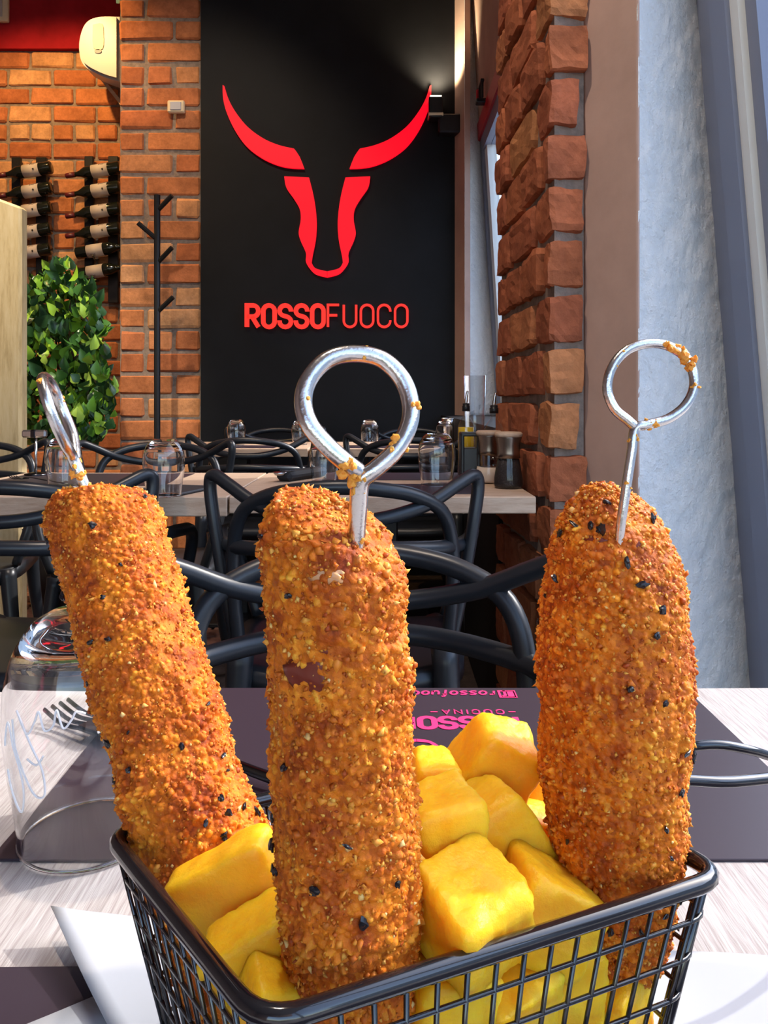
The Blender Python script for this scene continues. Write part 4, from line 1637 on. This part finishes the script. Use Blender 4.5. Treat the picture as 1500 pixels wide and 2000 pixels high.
    for k in range(flecks):
        a = fr.uniform(.1, PI - .1) if k % 5 else fr.uniform(0, 2 * PI)
        p, n = surf(fr.uniform(.1, .97), a)
        sx = fr.uniform(.0006, .0015)
        gv, gf = lump(sx, fr)
        rm = n.to_track_quat('Z', 'Y').to_matrix() @ Matrix.Rotation(fr.uniform(0, 3), 3, 'Z') @ Matrix.Rotation(fr.uniform(-.5, .5), 3, 'X') @ Matrix.Diagonal((1.0, fr.uniform(.4, .9), .45))
        mesh('herb_fleck', ([rm @ Vector(q) + p + n * .0006 for q in gv], gf), M_herb, t_, False)
    if char:
        for (t, a, sx) in char:
            p, n = surf(t, a)
            blob(t_, 'charred_patch', p - n * .0009, n, sx, M_char, seed + t)
    if meat:
        for (t, a, sx) in meat:
            p, n = surf(t, a)
            blob(t_, 'bare_meat', p - n * .0013, n, sx, M_meat, seed + t * 3)
    # metal skewer with ring
    if stick:
        pts_ = [Vector(p) - bot for p in stick]
        sk = mesh('steel_skewer', tube(pts_, wire_r, 10), M_steel, t_, True)
        for (idx, sx) in crumbs_on:
            base_p = pts_[int(idx * (len(pts_) - 1))]
            for q_ in range(4):
                gv, gf = lump(sx * fr.uniform(.35, .62), fr)
                dirr = Vector((fr.uniform(-1, 1), fr.uniform(-1, .1), fr.uniform(-1, 1))).normalized()
                jt = Vector((fr.uniform(-1, 1), fr.uniform(-1, 1), fr.uniform(-1, 1))) * sx * .3
                mesh('crumb', ([Vector(q) + base_p + dirr * wire_r * .9 + jt for q in gv], gf), M_crumb, sk, False)
    return t_


def lump(s, rnd):
    bm = bmesh.new()
    bmesh.ops.create_icosphere(bm, subdivisions=2, radius=s)
    o = Vector((rnd.uniform(0, 90), 0, 0))
    sc = (rnd.uniform(.7, 1.3), rnd.uniform(.7, 1.3), rnd.uniform(.7, 1.3))
    vs_ = []
    for v in bm.verts:
        k = 1 + .6 * noise.noise(v.co / s * 1.3 + o) + .45 * noise.noise(v.co / s * 3.1 + o)
        vs_.append((v.co.x * k * sc[0], v.co.y * k * sc[1], v.co.z * k * sc[2]))
    fs_ = [tuple(v.index for v in f.verts) for f in bm.faces]
    bm.free()
    return vs_, fs_


def blob(parent, name, p, n, s, m, seed):
    bm = bmesh.new()
    bmesh.ops.create_icosphere(bm, subdivisions=3, radius=1)
    rm = n.to_track_quat('Z', 'Y').to_matrix()
    vs_ = []
    for v in bm.verts:
        k = 1 + .45 * noise.noise(v.co * 1.6 + Vector((seed * 7, 0, 0))) + .2 * noise.noise(v.co * 5)
        vs_.append(rm @ Vector((v.co.x * s[0] * k, v.co.y * s[1] * k, v.co.z * s[2] * k)) + p)
    fs_ = [tuple(v.index for v in f.verts) for f in bm.faces]
    bm.free()
    return mesh(name, (vs_, fs_), m, parent, True)


def wire_path(pts, n=6):
    return catmull([Q(*p) for p in pts], n)


# centre skewer
R2 = .0158
st2 = wire_path([(676, 1250, .160), (690, 1120, .157), (695, 1055, .1545), (700, 985, .1525), (706, 940, .1515), (735, 915, .1515), (772, 880, .153), (797, 835, .155), (802, 790, .157), (785, 740, .1585), (745, 702, .159), (690, 691, .158),
                 (640, 703, .156), (604, 740, .1535), (592, 785, .152), (605, 830, .1505), (640, 872, .150), (675, 903, .150), (700, 922, .1515)])
make_dog('upright breaded sausage skewer in the centre front of the basket', Q(695, 2230, .1785), Q(656, 1002, .1615),
         [(0, .0002), (.004, .008), (.02, .0135), (.06, .0155), (.3, .0152), (.5, .0160), (.75, .0160), (.90, .0156), (.955, .0150), (.982, .0128), (.995, .0085), (1, .0002)], 3,
         slant=(-.0095, -.0030), rag=.007, slim=.0013, stick=st2, wire_r=.00185, crumbs_on=[(.205, .0012), (.22, .0016), (.25, .0012), (.33, .0010), (.36, .0013), (.44, .0012), (.6, .0008), (.78, .0007), (.97, .0020), (.985, .0016), (.99, .0013), (.12, .0010)],
         flecks=22, char=[(.80, PI / 2 + .45, (.0052, .0038, .0012)), (.845, PI / 2 + .15, (.0028, .0018, .0010))], meat=[(.915, PI / 2 - .22, (.0022, .0055, .0011)), (.88, PI / 2 - .42, (.0010, .0045, .0010)), (.945, PI / 2 + .1, (.0035, .0018, .0010))])
# left skewer
st1 = wire_path([(215, 1080, .256), (178, 985, .254), (160, 935, .2535), (142, 893, .2535), (128, 868, .247), (106, 822, .243), (90, 775, .243), (83, 742, .249), (90, 739, .257), (106, 762, .264), (126, 808, .266), (142, 850, .263), (147, 885, .257), (146, 898, .2545)])
make_dog('leaning breaded sausage skewer at the left of the basket', Q(500, 1990, .198), Q(183, 962, .260),
         [(0, .0002), (.004, .009), (.02, .0145), (.06, .0168), (.3, .0178), (.55, .0178), (.8, .0180), (.93, .0182), (.97, .0165), (.99, .0115), (.997, .006), (1, .0002)], 11,
         slant=(-.0035, .001), slim=.0012, stick=st1, wire_r=.00185, crumbs_on=[(.09, .0022), (.12, .0018), (.17, .0020), (.2, .0018), (.25, .0012), (.52, .0014), (.7, .0009), (.74, .0008)], flecks=40, char=None)
# right skewer
st3 = wire_path([(1205, 1180, 0.1970), (1211, 1045, 0.1930), (1222, 960, 0.1925), (1234, 880, 0.1930), (1240, 838, 0.1940), (1262, 830, 0.1945), (1305, 818, 0.1960), (1340, 790, 0.1975), (1356, 750, 0.1990), (1345, 706, 0.2000), (1310, 678, 0.2000), (1268, 671, 0.1995), (1225, 684, 0.1980),
                 (1195, 718, 0.1960), (1186, 760, 0.1950), (1200, 798, 0.1940), (1225, 820, 0.1938), (1238, 832, 0.1940)])
make_dog('breaded sausage skewer at the right of the basket', Q(1205, 1945, .2035), Q(1188, 945, .206),
         [(0, .0002), (.006, .004), (.03, .0078), (.09, .0118), (.18, .0155), (.32, .0182), (.5, .0194), (.66, .0202), (.78, .0190), (.86, .0165), (.92, .0130), (.96, .0090), (.985, .0052), (.996, .0025), (1, .0002)], 19,
         slant=(.0, -.001), slim=.0004, stick=st3, wire_r=.00125, crumbs_on=[(.30, .0012), (.31, .0016), (.32, .0010), (.52, .0019), (.545, .0023), (.57, .0019), (.60, .0016), (.47, .0010), (.72, .0009), (.77, .0008), (.21, .0009), (.13, .0010)], flecks=38,
         char=[(.905, PI / 2 + .55, (.0030, .0010, .0008)), (.895, PI / 2 - .25, (.0016, .0012, .0012))])


# ------------------------------------------------------------------ fried potato chunks
def potato(label, loc, size, rot, seed, taper=0.0):
    bm = bmesh.new()
    bmesh.ops.create_cube(bm, size=1.0)
    bmesh.ops.subdivide_edges(bm, edges=bm.edges[:], cuts=19, use_grid_fill=True)
    o = Vector((seed * 5.3, seed * 1.7, 0))
    sx, sy, sz = size
    mn = min(size)
    cwr = random.Random(seed * 31)
    CW = [Vector((cwr.uniform(-.24, .24), cwr.uniform(-.24, .24), cwr.uniform(-.2, .2))) for _ in range(8)]
    for v in bm.verts:
        c = v.co * 2
        # superellipsoid-like rounding of edges
        p = 8.0
        k = (abs(c.x) ** p + abs(c.y) ** p + abs(c.z) ** p) ** (1 / p)
        c = c / max(k, 1e-6) * max(abs(c.x), abs(c.y), abs(c.z))
        wx_, wy_, wz_ = (c.x + 1) / 2, (c.y + 1) / 2, (c.z + 1) / 2
        warp = Vector((0, 0, 0))
        for ci in range(8):
            bx_, by_, bz_ = ci & 1, (ci >> 1) & 1, ci >> 2
            warp += CW[ci] * ((wx_ if bx_ else 1 - wx_) * (wy_ if by_ else 1 - wy_) * (wz_ if bz_ else 1 - wz_))
        tp = 1 + taper * c.z
        c = c + warp
        q = Vector((c.x * sx / 2 * tp, c.y * sy / 2 * tp, c.z * sz / 2))
        q += q.normalized() * (mn * .07 * noise.noise(q * 70 + o) + mn * .03 * noise.noise(q * 260 + o) + mn * .022 * noise.noise(q * 800 + o))
        v.co = q
    me = bpy.data.meshes.new('potato_chunk')
    bm.to_mesh(me)
    bm.free()
    ob = link('potato_chunk', me, M_potato, None, True)
    ob.location = loc
    ob.rotation_euler = rot
    tag(ob, label, 'potato', 'fried potato chunks')
    return ob


POT = [
    ('topmost fried potato chunk standing up beside the right skewer', (955, 1495, .222), (.0195, .017, .026), (.25, .42, .25)),
    ('fried potato chunk right of the centre skewer, below the topmost one', (862, 1622, .194), (.0175, .018, .0225), (.1, -.06, .35)),
    ('slanting fried potato chunk between the topmost one and the right skewer', (985, 1640, .206), (.020, .018, .030), (.15, -.62, .2)),
    ('pale fried potato chunk behind the topmost one', (1008, 1560, .236), (.016, .018, .026), (.1, .08, .5)),
    ('large angular fried potato chunk at the front rim', (918, 1792, .176), (.0215, .021, .0225), (.15, -.12, .62)),
    ('fried potato chunk at the rim left of the right skewer', (1065, 1785, .189), (.0215, .018, .020), (-.1, .50, .1)),
    ('small fried potato end peeping out right of the centre skewer', (838, 1535, .214), (.014, .016, .018), (.2, .25, .3)),
    ('long fried potato wedge leaning between the left and centre skewers', (458, 1735, .190), (.0255, .013, .0185), (.1, -.52, -.1)),
    ('fried potato chunk under the long left wedge', (500, 1858, .176), (.019, .014, .015), (.0, -.42, .2)),
    ('fried potato chunk low in the front left corner of the basket', (535, 1960, .166), (.014, .013, .014), (.0, .35, .5)),
    ('fried potato chunk behind the front mesh, left of centre', (870, 1955, .174), (.020, .018, .018), (.0, .1, .2)),
    ('fried potato chunk behind the front mesh, middle', (985, 1945, .183), (.021, .019, .019), (.1, -.2, .5)),
    ('fried potato chunk behind the front mesh below the rim wedge', (1090, 1925, .190), (.019, .018, .021), (.0, .15, .1)),
    ('fried potato chunk behind the mesh in the right corner', (1178, 1955, .198), (.018, .018, .022), (.1, -.1, .7)),
    ('small fried potato piece touching the right skewer', (1040, 1630, .222), (.012, .012, .016), (.2, .3, .1)),
]
for i, (lab, (u, v, d), size, rot) in enumerate(POT):
    potato(lab, Q(u, v, d), size, rot, i + 1, .06 * ((i % 3) - 1))
